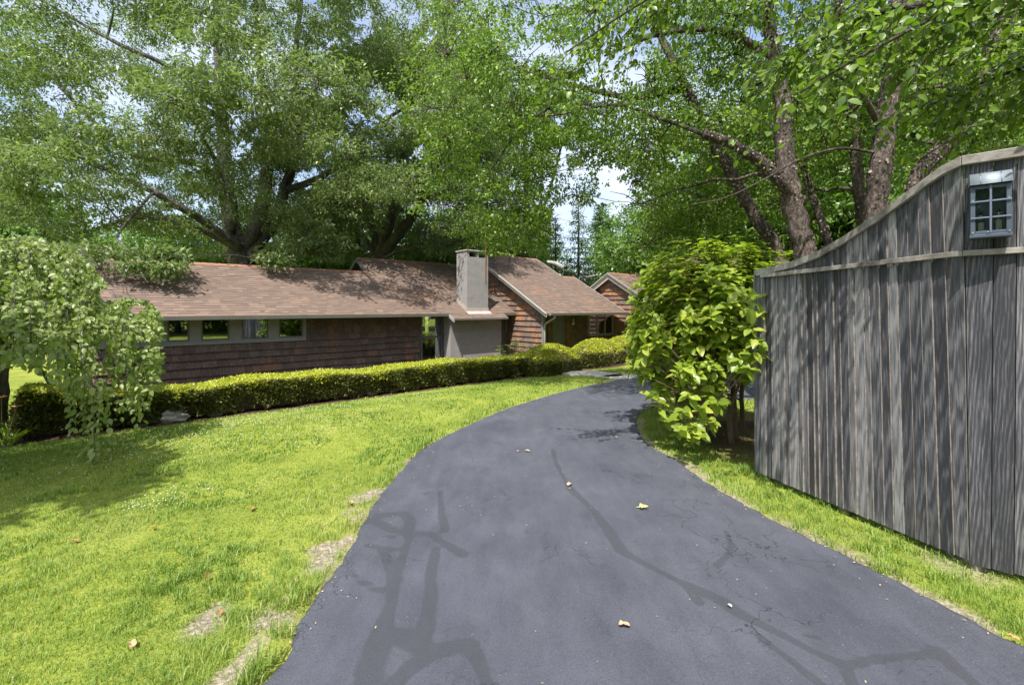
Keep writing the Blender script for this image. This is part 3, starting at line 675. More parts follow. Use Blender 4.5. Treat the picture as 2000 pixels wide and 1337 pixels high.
# right house: gable wall faces left, low front wall under a deep eave
RY = -1.77; RE_ = -2.2; RX0 = XR; RXE = sx(1224, RE_)
YU = solve_ridge(1000, 501.5, RE_, ZE); YLr = solve_ridge(1130, 541.7, RE_, ZE)
ZU, ZLr = ZE+SL*(YU-RE_), ZE+SL*(YLr-RE_)
XU = sx(1048, YU)
rr = MB(); rx0 = RX0-.22
roof_rows(rr, rx0, RXE, RE_, YLr, ZE, 1, seed=11)
roof_rows(rr, rx0, XU, YLr, YU, ZLr, 1, seed=12)
roof_rows(rr, rx0, XU, 2*YU-RE_, YU, ZE, -1, seed=13)
roof_rows(rr, XU, RXE, 2*YLr-RE_, YLr, ZE, -1, seed=14)
right_roof = rr.build('roof', M['roof'], house); tag(right_roof, label='brown asphalt shingle roof right of the chimney')
rc = MB(); ridge_cap(rc, rx0, XU, YU, ZU); rc.build('ridge_cap', M['ridge'], right_roof)
rc = MB(); ridge_cap(rc, XU, RXE, YLr, ZLr); rc.build('ridge_cap', M['ridge'], right_roof)
dk = MB(); slab(dk, rx0, RXE, RE_, ZE, YLr, ZLr); slab(dk, rx0, XU, YLr, ZLr, YU, ZU); slab(dk, rx0, XU, YU, ZU, 2*YU-RE_, ZE); slab(dk, XU, RXE, YLr, ZLr, 2*YLr-RE_, ZE)
dk.build('roof_deck', M['soffit'], right_roof)
rk = MB()
for (x, ya, za, yb, zb, tt, off) in [(rx0-.02,RE_-.01,ZE,YU,ZU,.13,0),(rx0-.05,RE_-.01,ZE,YU,ZU,.035,.0),(XU+.02,YLr,ZLr,YU,ZU,.1,0),(RXE+.02,RE_,ZE,YLr,ZLr,.12,0)]:
    rk = MB(); rk.hexa([(x-.015,ya,za-tt),(x+.015,ya,za-tt),(x+.015,yb,zb-tt),(x-.015,yb,zb-tt),(x-.015,ya,za+.01),(x+.015,ya,za+.01),(x+.015,yb,zb+.01),(x-.015,yb,zb+.01)])
    rk.build('rake_board', M['fascia'], right_roof)
# gable wall (faces -x): map shingle-space (x=-y distance) to it
gw = MB()
def fl(p): return (RX0+p[1], -p[0], p[2])       # wall param x -> -y
clipf = lambda x: ZE+SL*((-x)-RE_)-.1 if -x < YU else ZE+SL*(2*YU-RE_-(-x))-.1
shingles(gw, -6.0, -RY, WZ0, ZU+.1, 0, seed=21, clip=clipf, flip=fl)
o = gw.build('wall', M['shingle_gable'], house); tag(o, label='gable wall of orange and grey weathered shingles')
gb = MB(); gb.add([(RX0+.005, RY, -1.2),(RX0+.005, 6.0, -1.2),(RX0+.005, 6.0, clipf(-6.0)-.02),(RX0+.005, YU, ZU-.12),(RX0+.005, RY, ZE+SL*(RY-RE_)-.09)], [(4,3,2,1,0)])
gb.build('wall_backing', M['room'], o)
# front wall set back under the eave
FY = -1.25
wA, wB = sx(1146, FY), sx(1194, FY); wzb = zat(1170, 652, FY)
dA, dB = sx(1079, FY), sx(1100, FY); eA, eB = sx(1201, FY), sx(1214, FY)
fw = MB(); shingles(fw, sx(1114, FY), sx(1201, FY), -.6, ZE+.3, FY, holes=[(wA, wB, wzb, ZE-.0)], seed=31)
fo = fw.build('wall', M['shingle'], house); tag(fo, label='dark shingled front wall in the shade of the porch eave')
fb = MB(); wall_box(fb, RX0, RXE-.2, FY, -1.2, ZE+.45, [(wA, wB, wzb, ZE)]); 
fb.box(RX0+.01, RX0+.12, RY, FY, -1.2, ZE+.15); fb.box(RXE-.32, RXE-.2, FY+.13, 2*YLr-RE_-.4, -1.2, ZE)
fb.build('wall_backing', M['room'], fo)
cw = MB(); cw.box(RX0-.03, RX0+.09, RY-.03, RY+.02, -.9, ZE+.05); cw.build('corner_board', M['trim'], fo)
bw_ = empty('bay_window', (0,0,0)); bw_.parent = house
pr = FY-.12; xs = [wA+.02, wA+(wB-wA)*.3, wB-.1]
b = MB(); b.box(wA, wB, pr-.03, FY-.001, wzb-.05, wzb); b.box(wA, wA+.035, pr, FY, wzb, ZE-.02); b.box(wB-.035, wB, pr, FY, wzb, ZE-.02); b.box(wA+.035, wB-.035, pr, FY, ZE-.08, ZE-.02)
b.build('frame', M['trim'], bw_, bevel=.004)
n3 = 3
for k in range(n3):
    a = wA+.04+(wB-wA-.08)*k/n3; b_ = wA+.04+(wB-wA-.08)*(k+1)/n3
    window(bw_, a, b_, wzb+.005, ZE-.09, pr+.03, fr=.03, mat='trim', cur=(a+.02, a+.12) if k < 2 else None)
def door(x0, x1, kx):
    b = MB(); b.box(x0, x1, FY-.03, FY-.001, -.45, ZE+.02); d = b.build('door', M['trim_dark'], house)
    f = MB(); f.box(x0-.05, x0-.002, FY-.05, FY-.001, -.45, ZE+.06); f.box(x1+.002, x1+.07, FY-.05, FY-.001, -.45, ZE+.06); f.build('door_frame', M['trim_dark'], d)
    k = MB(); k.lathe((kx, FY-.075, .62), [(.012,0),(.03,.012),(.03,.03),(.012,.045)], 10, axis='y'); k.build('handle', M['hood_metal'], d, smooth=True); return d
d1 = door(dA, dB, dA+.05); tag(d1, label='plain grey front door with a round knob beside the downspout')
d2 = door(eA, eB+.3, eA+.06); tag(d2, label='dark grey door right of the bay window')
b = MB(); b.box(sx(1104, FY), sx(1114, FY), FY-.06, FY-.002, -.5, ZE+.05); b.build('wall_panel', M['orange_door'], house)
b = MB(); b.box(sx(1069, FY), sx(1078, FY), FY-.03, FY-.002, -.3, ZE-.1); b.build('side_panel', M['orange_door'], house)
# gutter and downspout
gt = MB(); gx0, gx1 = sx(1074, RE_-.06), RXE-.02
prof = [(0,0),(-.045,-.07),(-.11,-.07),(-.12,0),(-.11,0),(-.1,-.06),(-.05,-.06),(-.012,0)]
V = [(x, RE_+p[0]+.0, ZE-.0+p[1]) for x in (gx0, gx1) for p in prof]
n_ = len(prof); gt.add(V, [(i, (i+1) % n_, n_+(i+1) % n_, n_+i) for i in range(n_)]+[tuple(range(n_)), tuple(range(2*n_-1, n_-1, -1))])
gt.build('gutter', M['soffit'], house)
dsx = sx(1078, RE_-.06); px_ = RX0+.1
ds = MB(); ds.tube([(dsx+.12,RE_-.06,ZE-.06),(dsx+.12,RE_-.06,ZE-.15),(dsx+.05,RE_+.02,ZE-.22),(px_,RY-.1,ZE-.33),(px_-.06,RY-.06,ZE-.42),(px_-.06,RY-.06,ZE-.6),(px_-.06,RY-.06,-.6)], .036, 8)
ds.build('downspout', M['fascia'], house, smooth=True)
# far gable wing
TX = 14.0; TY = -1.23; TZ = zat(1195, 534, TY) ; TZ = H+(600-533)/F*loc2w(TX, TY)[1]; SL3 = .6
tr = MB()
def troof(mb, sgn, seed):
    rg = random.Random(seed); Lh = 1.75; rows = 16
    for i in range(rows):
        a, b2 = Lh*(1-i/rows), Lh*(1-(i+1)/rows)
        x = TX-.25
        while x < TX+5:
            wd = rg.uniform(.1, .26); r = rg.random()
            mb.add([(x,TY+sgn*a,TZ-a*SL3+.012),(x+wd,TY+sgn*a,TZ-a*SL3+.012),(x+wd,TY+sgn*b2,TZ-b2*SL3+.002),(x,TY+sgn*b2,TZ-b2*SL3+.002)], [(0,1,2,3) if sgn < 0 else (3,2,1,0)], r); x += wd
troof(tr, -1, 41); troof(tr, 1, 42)
far_roof = tr.build('roof', M['roof'], house); tag(far_roof, label='small gabled roof at the far right end of the house')
rc = MB(); ridge_cap(rc, TX-.25, TX+5, TY, TZ); rc.build('ridge_cap', M['ridge'], far_roof)
rk = MB()
for sg in (-1, 1):
    for (x, t_, o_) in ((TX-.27, .05, 0), (TX-.2, .26, .05)):
        ya = TY+sg*1.75; za = TZ-1.75*SL3
        rk.hexa([(x-.015,ya,za-t_),(x+.015,ya,za-t_),(x+.015,TY,TZ-t_),(x-.015,TY,TZ-t_),(x-.015,ya,za-o_),(x+.015,ya,za-o_),(x+.015,TY,TZ-o_),(x-.015,TY,TZ-o_)])
rk.build('rake_board', M['fascia'], far_roof)
tw_ = MB()
clip3 = lambda x: TZ-abs(-x-TY)*SL3-.12
fl3 = lambda p: (TX+p[1], -p[0], p[2])
shingles(tw_, -TY-1.5, -TY+1.5, WZ0, TZ, 0, seed=51, clip=clip3, flip=fl3)
o = tw_.build('wall', M['shingle_gable'], house); tag(o, label='small far gable wall of bright orange shingles')
tb = MB(); tb.add([(TX+.01,TY-1.5,-1.2),(TX+.01,TY+1.5,-1.2),(TX+.01,TY+1.5,TZ-1.5*SL3-.1),(TX+.01,TY,TZ-.12),(TX+.01,TY-1.5,TZ-1.5*SL3-.1)], [(4,3,2,1,0)])
tb.box(TX+.02, TX+5, TY-1.5, TY-1.4, -1.2, TZ-1.5*SL3-.1); tb.build('wall_backing', M['room'], o)

# porch lamp
sc = empty('porch_lamp', (*loc2w(sx(1113, FY), FY-.06), 0), TH, label='small white porch lamp above the orange panel by the front door', cat='lamp')
zc = zat(1113, 628, FY)
b = MB(); b.lathe((.03,-.08,zc-.02), [(.02,-.1),(.05,-.08),(.055,-.02),(.03,.0)], 12); b.build('lamp_shade', M['white_paint'], sc, smooth=True)
b = MB(); b.lathe((.03,-.08,zc), [(.01,-.02),(.045,.0),(.03,.06),(.035,.12),(.01,.16)], 12); b.bar((.03,-.08,zc+.08),(.03,.0,zc+.08),.02,.02); b.build('lamp_cap', M['stone_cap'], sc, smooth=True)
# weathervane on the chimney's front
vx = sx(949, CY0-.03); vpos = loc2w(vx, CY0-.03)
vane = empty('weathervane', (*vpos, 0), TH, label='rusty rod with a cross bar and white bird fixed to the chimney', cat='weathervane')
zt_ = zat(949, 466, CY0); zb_ = zat(949, 511, CY0)
b = MB(); b.tube([(0,0,zb_),(0,0,zt_)], .013, 6); b.build('rod', M['copper'], vane)
b = MB(); zc_ = zat(949, 471.5, CY0); b.bar((-.13,0,zc_),(.13,0,zc_),.014,.02); b.bar((-.15,0,zc_-.0),(-.13,0,zc_),.02,.05); b.bar((.13,0,zc_),(.16,0,zc_),.02,.05); b.build('cross_bar', M['copper'], vane)
b = MB(); b.tube([(-.05,0,zt_-.01),(-.03,0,zt_+.02),(.0,0,zt_+.07),(.04,0,zt_+.12),(.06,0,zt_+.19),(.075,0,zt_+.25)], [.008,.035,.042,.03,.014,.006], 8); b.tube([(.02,0,zt_+.1),(.06,0,zt_+.09),(.1,0,zt_+.11)], [.02,.012,.003], 6); b.build('bird', M['whitemetal'], vane, smooth=True)
b = MB(); b.box(-.014, .014, .006, .022, zat(949, 552, CY0), zb_+.02); b.build('lower_strip', M['copper'], vane)  # thin rust-coloured strip down the chimney face below the rod

# ------------------------------------------------------------------ fence
FB = [np.array([2.514, 4.715]), np.array([3.057, 3.045]), np.array([3.057+.747*1.6, 3.045-.664*1.6])]
dF = nrm(FB[1]-FB[0]); LF = np.linalg.norm(FB[1]-FB[0]); nF = np.array([-dF[1]*-1, dF[0]*-1]); nF = np.array([dF[1], -dF[0]])   # toward the drive
if nF[0] > 0: nF = -nF
dG = nrm(FB[2]-FB[1]); nG = np.array([dG[1], -dG[0]]); nG = nG if nG[0] < 0 else -nG
def fpos(s):        # s metres from the far end along the fence's foot
    return (FB[0]+dF*s, nF) if s <= LF else (FB[1]+dG*(s-LF), nG)
def lean(s): return .022+.09*min(1, s/LF)**1.5
def s_of_px(px, z=None):
    u = (px-1000)/F; return (u*FB[0][1]-FB[0][0])/(dF[0]-u*dF[1])
def topz(s):
    if s >= LF: return 2.70
    k = [(0, 2.10), (.25, 2.115), (.5, 2.15), (.75, 2.21), (1.0, 2.31), (1.25, 2.43), (1.5, 2.565), (LF, 2.70)]
    return float(np.interp(s, [a for a, _ in k], [b for _, b in k]))
def fp(s, z, off=0.0):
    p, n = fpos(s); l = lean(s)*z/2.2+off
    if abs(s-LF) < .03: n = nrm(nF+nG)
    return np.array([p[0]+n[0]*l, p[1]+n[1]*l, z])
fence = empty('wooden_fence', (2.8, 3.8, 0), 0, label='tall weathered grey board fence with a swooping top beside the driveway', cat='fence')
def fbuild(mb, name, mat, **k):
    mb.v = [(x-2.8, y-3.8, z) for x, y, z in mb.v]; return mb.build(name, mat, fence, **k)
seams = [1474,1489,1498,1511,1524,1537,1546,1562,1572,1582,1595,1604,1620,1637,1649,1665,1678,1698,1709,1730,1748,1768,1791,1815,1838,1866,1894]
ss = [max(0, s_of_px(p)) for p in seams]; ss[-1] = LF
rgf = random.Random(4)
def board(mb, a, b, zb, off=0.0, gap=.003):
    """one plank; the top follows the fence's curve"""
    r = rgf.random(); n = 4; o1 = off+rgf.uniform(-.002, .002); o2 = off+rgf.uniform(.008, .017); th = .02; V = []
    for k in range(n+1):
        f = k/n
        for (s, o_) in ((a+gap/2, o1), (b-gap/2, o2)):
            zt = topz(s)-.03; z = zb+(zt-zb)*f
            V += [fp(s, z, o_), fp(s, z, o_-th)]
    Fc = []
    mb.add(V, [], r); b0 = mb.n-len(V)
    for k in range(n):
        i = k*4
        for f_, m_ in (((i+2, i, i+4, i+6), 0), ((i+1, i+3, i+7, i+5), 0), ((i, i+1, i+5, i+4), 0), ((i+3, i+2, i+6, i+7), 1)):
            mb.f.append([b0+j for j in f_]); mb.r.append(r); mb.m.append(m_)
    mb.f.append([b0, b0+2, b0+3, b0+1]); mb.r.append(r); mb.m.append(0)
pn = MB()
for i in range(len(ss)-1): board(pn, ss[i], ss[i+1], .06+rgf.uniform(-.004, .004), off=rgf.uniform(0, .004))
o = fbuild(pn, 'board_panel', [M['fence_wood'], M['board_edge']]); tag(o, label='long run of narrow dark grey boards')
pn = MB(); s = LF
for wd in (.102, .1, .112, .12, .12, .12, .12, .12, .12, .12, .12):
    board(pn, s+(.002 if s == LF else 0), s+wd, .05+rgf.uniform(-.006, .004), gap=.006); s += wd
SE = s
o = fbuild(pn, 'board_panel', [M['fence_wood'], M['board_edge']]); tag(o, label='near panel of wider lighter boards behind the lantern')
def rail(zf, s0, s1, ht, dep, off, n=14):
    mb = MB(); V = []
    S = list(np.linspace(s0, s1, n))
    for s_ in S:
        z = zf(s_)
        V += [fp(s_, z-ht/2, off), fp(s_, z-ht/2, off+dep), fp(s_, z+ht/2, off+dep), fp(s_, z+ht/2, off)]
    m_ = len(S); Fc = [(i*4+j, i*4+(j+1) % 4, (i+1)*4+(j+1) % 4, (i+1)*4+j) for i in range(m_-1) for j in range(4)]+[(3,2,1,0), tuple((m_-1)*4+j for j in range(4))]
    mb.add(V, Fc, rgf.random()); return mb
zr = lambda s_: 2.062+.04*min(1, s_/LF)
for (a, b_, nn) in ((-.01, LF-.001, 14), (LF+.002, SE, 4)):
    fbuild(rail(zr, a, b_, .036, .03, .014, nn), 'mid_rail', M['old_timber'], bevel=.003)
    fbuild(rail(lambda s_: topz(max(0, s_)), a-.01 if a < 0 else a, b_, .06, .075, -.035, nn*2), 'cap_rail', M['old_timber'], bevel=.004)
# battens behind the near panel's joints
s = LF
for wd in (.102, .1, .112, .12, .12, .12, .12, .12, .12, .12):
    s += wd; V = []; mb = MB()
    for z in (.05, topz(s)-.06):
        for (ds_, o_) in ((-.02, -.024), (.02, -.024), (.02, -.036), (-.02, -.036)): V.append(fp(s+ds_, z, o_))
    mb.hexa(V, rgf.random()); fbuild(mb, 'backing_batten', M['fence_wood'])
# posts behind
for s_ in (.12, .9, LF, LF+.8):
    mb = MB(); p, n = fpos(s_); c_ = p-n*.075; mb.box(c_[0]-.045, c_[0]+.045, c_[1]-.045, c_[1]+.045, -.1, topz(s_)-.12, rgf.random()); fbuild(mb, 'post', M['old_timber'])

# lantern on the near panel
def s_of_px2(px, z):
    lo, hi = LF, LF+1.4
    for _ in range(40):
        m_ = (lo+hi)/2; p = fp(m_, z); v = 1000+F*p[0]/p[1]
        if v < px: lo = m_
        else: hi = m_
    return m_
zL = H+(600-407)/F*2.95
sa, sb_ = s_of_px2(1884, zL), s_of_px2(1979, zL)
pc = (fp(sa, zL)+fp(sb_, zL))/2; LW = (sb_-sa)*.97
lant = empty('wall_lantern', tuple(pc+np.array([*nG, 0])*.004), math.atan2(dG[1], dG[0]), label='grey metal wall lantern with six panes and two candle bulbs on the fence', cat='lantern')
hx = LW/2; zt2 = (465-345)/F*2.9/2      # half height
D = .115
b = MB(); b.box(-hx, hx, -.012, -.001, -zt2*.95, zt2*.62); b.build('back_plate', M['lamp_metal'], lant)
# hood: a horizontal half cylinder
b = MB(); n_ = 14; zc0 = zt2*.62; rad = D*.68; V = []
for x in (-hx-.003, hx+.003):
    for i in range(n_+1):
        a = math.pi*i/n_*.98; V.append((x, -D/2-.008+math.cos(a)*-rad, zc0+.0+math.sin(a)*rad*1.05))
Fc = [(i, i+1, n_+1+i+1, n_+1+i) for i in range(n_)]+[tuple(range(n_, -1, -1)), tuple(range(n_+1, 2*n_+2))]
b.add(V, Fc); ho = b.build('hood', M['hood_metal'], lant, smooth=True)
ho.data.polygons.foreach_set('use_smooth', [len(p.vertices) == 4 for p in ho.data.polygons])
b = MB()
for x in (-hx*.5, hx*.52):
    V = []
    for xx in (x-.0025, x+.0025):
        for i in range(n_+1):
            a = math.pi*i/n_; V.append((xx, -D/2-.008-math.cos(a)*(rad+.003), zc0+math.sin(a)*(rad+.003)*1.05))
    b.add(V, [(i, i+1, n_+2+i, n_+1+i) for i in range(n_)])
b.build('hood_seam', M['lamp_metal'], lant)
b = MB(); z0, z1 = -zt2*.95, zt2*.60; y0, y1 = -D-.006, -.013; ft = .022
for x0_, x1_ in ((-hx, -hx+ft), (hx-ft, hx)):
    b.box(x0_, x1_, y0, y0+.006, z0, z1)
b.box(-hx+ft, hx-ft, y0, y0+.006, z1-ft, z1); b.box(-hx+ft, hx-ft, y0, y0+.006, z0, z0+ft*.9)
for x in (-hx, hx-.004): b.box(x, x+.004, y0+.007, y0+.022, z0, z1); b.box(x, x+.004, y1-.015, y1, z0, z1); b.box(x, x+.004, y0+.022, y1-.015, z1-.02, z1); b.box(x, x+.004, y0+.022, y1-.015, z0, z0+.02)
b.box(-hx, hx, y0+.0065, y1, z1-.003, z1)
fr = b.build('frame', M['lamp_metal'], lant, bevel=.0015)
b = MB(); b.box(-hx-.004, hx+.004, y0-.004, y1, z0-.02, z0-.001); b.build('base', M['lamp_metal'], lant, bevel=.002)
b = MB(); b.bar((0,y0-.004,z0+.004),(0,y0-.004,z1-.004),.0105,.006,up=(0,1,0))
for k in (1, 2):
    zz = z0+(z1-z0)*k/3; b.bar((-hx,y0-.0075,zz),(-.006,y0-.0075,zz),.005,.009); b.bar((.006,y0-.0075,zz),(hx,y0-.0075,zz),.005,.009)
b.build('glazing_bar', M['bar_metal'], lant, bevel=.001)
b = MB(); b.box(-hx+ft, hx-ft, y0+.007, y0+.009, z0+ft*.9, z1-ft)
for x in (-hx+.0045, hx-.0065): b.box(x, x+.002, y0+.012, y1-.002, z0+.021, z1-.021)
b.build('glass', M['lamp_glass'], lant)
for k, x in enumerate((-hx*.42, hx*.45)):
    b = MB(); b.lathe((x, -D/2, z0+.004), [(.0,0),(.0135,.0),(.0135,.075+(.01 if k else 0)),(.004,.075+(.01 if k else 0))], 12); cd = b.build('candle', M['candle'], lant)
    zz = z0+.08+(.01 if k else 0)
    b = MB(); b.lathe((x, -D/2, zz), [(.006,0),(.014,.015),(.017,.03),(.013,.048),(.003,.068)], 12); b.build('bulb', M['bulb'], cd, smooth=True)
for (x, z_) in ((0, z1-.008), (-hx+.01, z0+.01), (hx-.01, z0+.01), (-.012, z0+.01), (hx-.012, (z0+z1)/2+.06), (-hx+.01, (z0+z1)/2+.06)):
    b = MB(); b.lathe((x, y0-.011, z_), [(.002,0),(.005,.002),(.005,.004)], 8, axis='y'); b.build('screw', M['hood_metal'], lant)

# ================================================================== vegetation
def proj(p):
    p = np.asarray(p); Y = np.maximum(p[..., 1], .05); return 1000+F*p[..., 0]/Y, HOR-F*(p[..., 2]-H)/Y
def ball(n, g=rng):
    v = g.normal(size=(n, 3)); return nrm(v)*(g.random((n, 1))**(1/3))
def shade_hits(p):
    sv = np.array(SUNV)/SUNV[2]; sxl, syl = sv[0]*CA+sv[1]*SA, -sv[0]*SA+sv[1]*CA
    xl, yl = w2loc(p[..., 0], p[..., 1]); z = p[..., 2]
    t = (yl-CY0)/syl; x1 = xl-sxl*t; z1 = z-t; h = (t > .3) & (x1 > CX0-.5) & (x1 < CX1+.25) & (z1 > -.3) & (z1 < CZT+.1)
    t = (xl-RX0)/sxl; y1 = yl-syl*t; z1 = z-t; h |= (t > .3) & (y1 > RY-.1) & (y1 < .4) & (z1 > -.4) & (z1 < 2.2)
    t = z-.5; X1 = p[..., 0]-sv[0]*t; Y1 = p[..., 1]-sv[1]*t; h |= (t > .5) & (X1 > .9) & (X1 < 4.2) & (Y1 > 12.9) & (Y1 < 16.4)
    return h
class Tree:
    def __init__(s, name, base, label, group=None, cat='tree', seed=1):
        s.g = np.random.default_rng(seed); random.seed(seed); s.b = np.array(base, float)
        s.root = empty(name, tuple(s.b), 0, label=label, cat=cat, group=group)
        s.mb = MB(); s.nodes = []; s.lc = []; s.ld = []; s.ln = []; s.ls = []
    def limb(s, pts, r0, r1, k=9, wob=.06, n=None):
        pts = resample(pts, n or max(6, len(pts)*4)); m = len(pts); r = np.linspace(r0, r1, m)
        pts = pts+s.g.normal(size=pts.shape)*r[:, None]*.08
        s.mb.tube(pts, r, k, wob=wob)
        for p, q in zip(pts, r): s.nodes.append((p, q))
    def limbpx(s, pp, r0, r1, **k): s.limb([P(*p) for p in pp], r0, r1, **k)
    def connect(s, c, maxr=.09, pull=.25):
        N = np.array([p for p, _ in s.nodes]); rr = np.array([q for _, q in s.nodes])
        d = np.linalg.norm(N-c, axis=1)+np.maximum(0, N[:, 2]-c[2])*.9; i = int(np.argmin(d)); p0 = N[i]; L_ = np.linalg.norm(c-p0)
        if L_ < .15: return
        m_ = (p0+c)/2+np.array([0, 0, pull*L_*.4])+s.g.normal(size=3)*L_*.07
        if shade_hits(m_) or shade_hits((p0+m_)/2) or shade_hits((c+m_)/2): return
        r0 = min(rr[i]*.7, maxr, .012+.018*L_); ts = np.linspace(0, 1, 8)[:, None]
        pts = (1-ts)**2*p0+2*ts*(1-ts)*m_+ts**2*c
        pts[1:-1] += s.g.normal(size=(6, 3))*L_*.015
        r = np.linspace(r0, .008, 8); s.mb.tube(pts, r, 5, cap=False)
        for p, q in list(zip(pts, r))[3:]: s.nodes.append((p, q))
    def pad(s, c, rad, n, twigs, size, sig=.13, droop=.35, keep=None, conn=True, up=.9, tubes=6, maxr=.09):
        c = np.array(c, float); rad = np.array(rad, float)
        if shade_hits(c): return
        if conn: s.connect(c, maxr)
        e = c+ball(twigs, s.g)*rad
        for q in e[:tubes]:
            s.mb.tube([c, (c+q)/2+np.array([0, 0, .06]), q], [.012, .009, .004], 3, cap=False)
        i = s.g.integers(0, twigs, n); pos = e[i]+s.g.normal(size=(n, 3))*sig*np.array([1, 1, .6])
        d = nrm(e[i]-c)*.6+s.g.normal(size=(n, 3))*.6+np.array([0, 0, -droop]); nn = s.g.normal(size=(n, 3))*.55+np.array([0, -.15, up])
        if keep is not None:
            k = keep(pos) & ~shade_hits(pos); pos, d, nn = pos[k], d[k], nn[k]
        s.lc.append(pos); s.ld.append(d); s.ln.append(nn); s.ls.append(size*s.g.uniform(.7, 1.25, len(pos)))
    def finish(s, bark, leaf, shape='kite', ratio=.5, flakes=0):
        s.mb.v = [(x-s.b[0], y-s.b[1], z-s.b[2]) for x, y, z in s.mb.v]
        t = s.mb.build('trunk', bark, s.root, smooth=True)
        if flakes: s.flake(flakes)
        c = np.vstack(s.lc)-s.b; ls = np.concatenate(s.ls)
        o = leaf_mesh('crown', c, np.vstack(s.ld), np.vstack(s.ln), ls, ls*ratio, leaf, s.root, shape, s.g.random(len(c)))
        return s.root
    def flake(s, n):
        big = [(p, q) for p, q in s.nodes if q > .045]; g = s.g
        i = g.integers(0, len(big)-1, n); i = np.minimum(i, len(big)-2)
        A = np.array([p for p, _ in big]); Rr = np.array([q for _, q in big]); ok = np.linalg.norm(A[i+1]-A[i], axis=1) < 1.2; i = i[ok]; n = len(i)
        t = g.random((n, 1)); c = A[i]*(1-t)+A[i+1]*t; ax = nrm(A[i+1]-A[i]); rr = Rr[i]
        u = nrm(np.cross(ax, g.normal(size=(n, 3)))); c = c+u*rr[:, None]*1.0-s.b
        tang = np.cross(ax, u); d = nrm(tang*g.choice([-1, 1], (n, 1))+u*g.uniform(.15, .8, (n, 1))+ax*g.normal(size=(n, 1))*.4)
        ln = g.uniform(.015, .06, n)
        tag(leaf_mesh('bark_flakes', c, d, u, ln, ln*g.uniform(.5, 1.1, n), M['flake'], s.root, 'kite', g.random(n)), kind='stuff')
def pads_in(cen, rad, n, seed, mind=1.1, cond=None, shell=.45):
    g = np.random.default_rng(seed); out = []; tries = 0
    while len(out) < n and tries < n*60:
        tries += 1; v = ball(1, g)[0]
        if np.linalg.norm(v) < shell and g.random() < .6: continue
        c = np.array(cen)+v*np.array(rad)
        if cond and not cond(c): continue
        if out and np.min(np.linalg.norm((np.array(out)-c)*[1, 1, 1.7], axis=1)) < mind: continue
        out.append(c)
    ctr = np.array(cen)-[0, 0, rad[2]]
    return sorted(out, key=lambda c: np.linalg.norm(c-ctr))

# ---- the two great oaks behind the left wing
STEMS = [[(470,500),(450,430),(445,370),(440,310)],[(470,490),(500,445),(517,385),(521,330)],[(535,430),(553,375),(574,300),(580,230)],[(452,450),(456,395),(430,348),(420,312),(397,275)],[(468,485),(420,448),(365,412),(300,375)],[(400,452),(330,430),(260,425)],
 [(742,498),(757,440),(772,395)],[(746,498),(785,448),(815,408),(842,345)],[(724,460),(715,400)]]
def oak_gap(p, px, py):
    g_ = noise2(px+5000, py+5000, .017, 81)*.62+noise2(px+5000, py+5000, .05, 82)*.38+.1*np.sin(px*.3)*np.sin(py*.27)
    gap = (g_ > .705) & (rng.random(px.shape) < .93) if np.ndim(px) else False
    if np.ndim(px):
        d = np.min([seg_dist(px, py, q_) for q_ in STEMS], 0); gap |= (d < 11) & (p[..., 1] < 19.5) & (rng.random(px.shape) < .6)
    return gap
def oak_keep(p):
    px, py = proj(p)
    low = (px > 130) & (px < 375) & (py < 560-abs(px-310)*.2) | (px > 495) & (px < 575) & (py < 532)
    xl, yl = w2loc(p[..., 0], p[..., 1]); over = (yl > -2.5) & (yl < 8)
    return ~oak_gap(p, px, py) & ((~over) & (p[..., 2] > 2.2) | over & (p[..., 2] > 3.3)) | low & (p[..., 2] > ZE+.1+SL*np.clip(yl+.4, 0, 2.6))
T = Tree('oak_tree', (-10.75, 18, -.6), 'great spreading oak with several grey trunks behind the left wing roof', cat='tree', seed=11)
T.limbpx([(484,660,18),(482,600,18),(476,540,18),(468,495,18),(462,465,18)], .56, .42, k=14)
T.limbpx([(464,485,18),(450,430,18),(445,370,18.3),(438,300,18.5),(430,200,19),(425,80,19),(420,-90,19)], .34, .08)
T.limbpx([(470,490,18),(500,445,17.9),(517,385,17.8),(521,330,17.8),(527,250,18),(510,150,18),(500,0,18.2)], .3, .07)
T.limbpx([(484,510,18),(535,430,18.6),(553,375,19),(574,300,19.2),(580,220,19.2),(577,120,19.4),(590,-20,19.6)], .27, .07)
T.limbpx([(452,450,17.6),(456,395,17),(446,372,16.6),(430,348,16.3),(420,312,16),(397,275,16),(402,255,16),(425,240,16)], .16, .05)
T.limbpx([(468,485,17.6),(420,448,16.8),(365,412,16),(300,375,15.4),(230,342,15.2),(140,300,15)], .18, .05)
T.limbpx([(458,480,17.6),(400,452,17),(330,430,16.4),(260,425,15.8),(190,447,15),(110,462,14.4)], .15, .04)
T.limbpx([(446,375,18),(400,325,17.6),(340,312,17.4),(255,300,17.2),(150,205,17),(50,90,17)], .14, .04)
T.limbpx([(430,200,19),(330,130,18.5),(220,80,18),(80,0,18)], .12, .04)
T.limbpx([(556,372,19),(620,350,19),(680,300,19),(760,230,19),(850,180,19)], .16, .04)
T.limbpx([(515,330,17.8),(560,280,17),(600,215,16.6),(660,180,16.4)], .1, .03)
T.limbpx([(484,505,17.9),(545,480,17),(600,470,16),(650,470,15.6)], .12, .04)
T.limbpx([(300,375,15.4),(235,450,13.2),(240,480,11.8),(300,512,11.2)], .05, .012)
cnd = lambda c: (c[2] > 4.6 and c[2] < 16.5 and -60 < proj(c)[0]) and not (40 < proj(c)[0] < 210 and 395 < proj(c)[1] < 460)
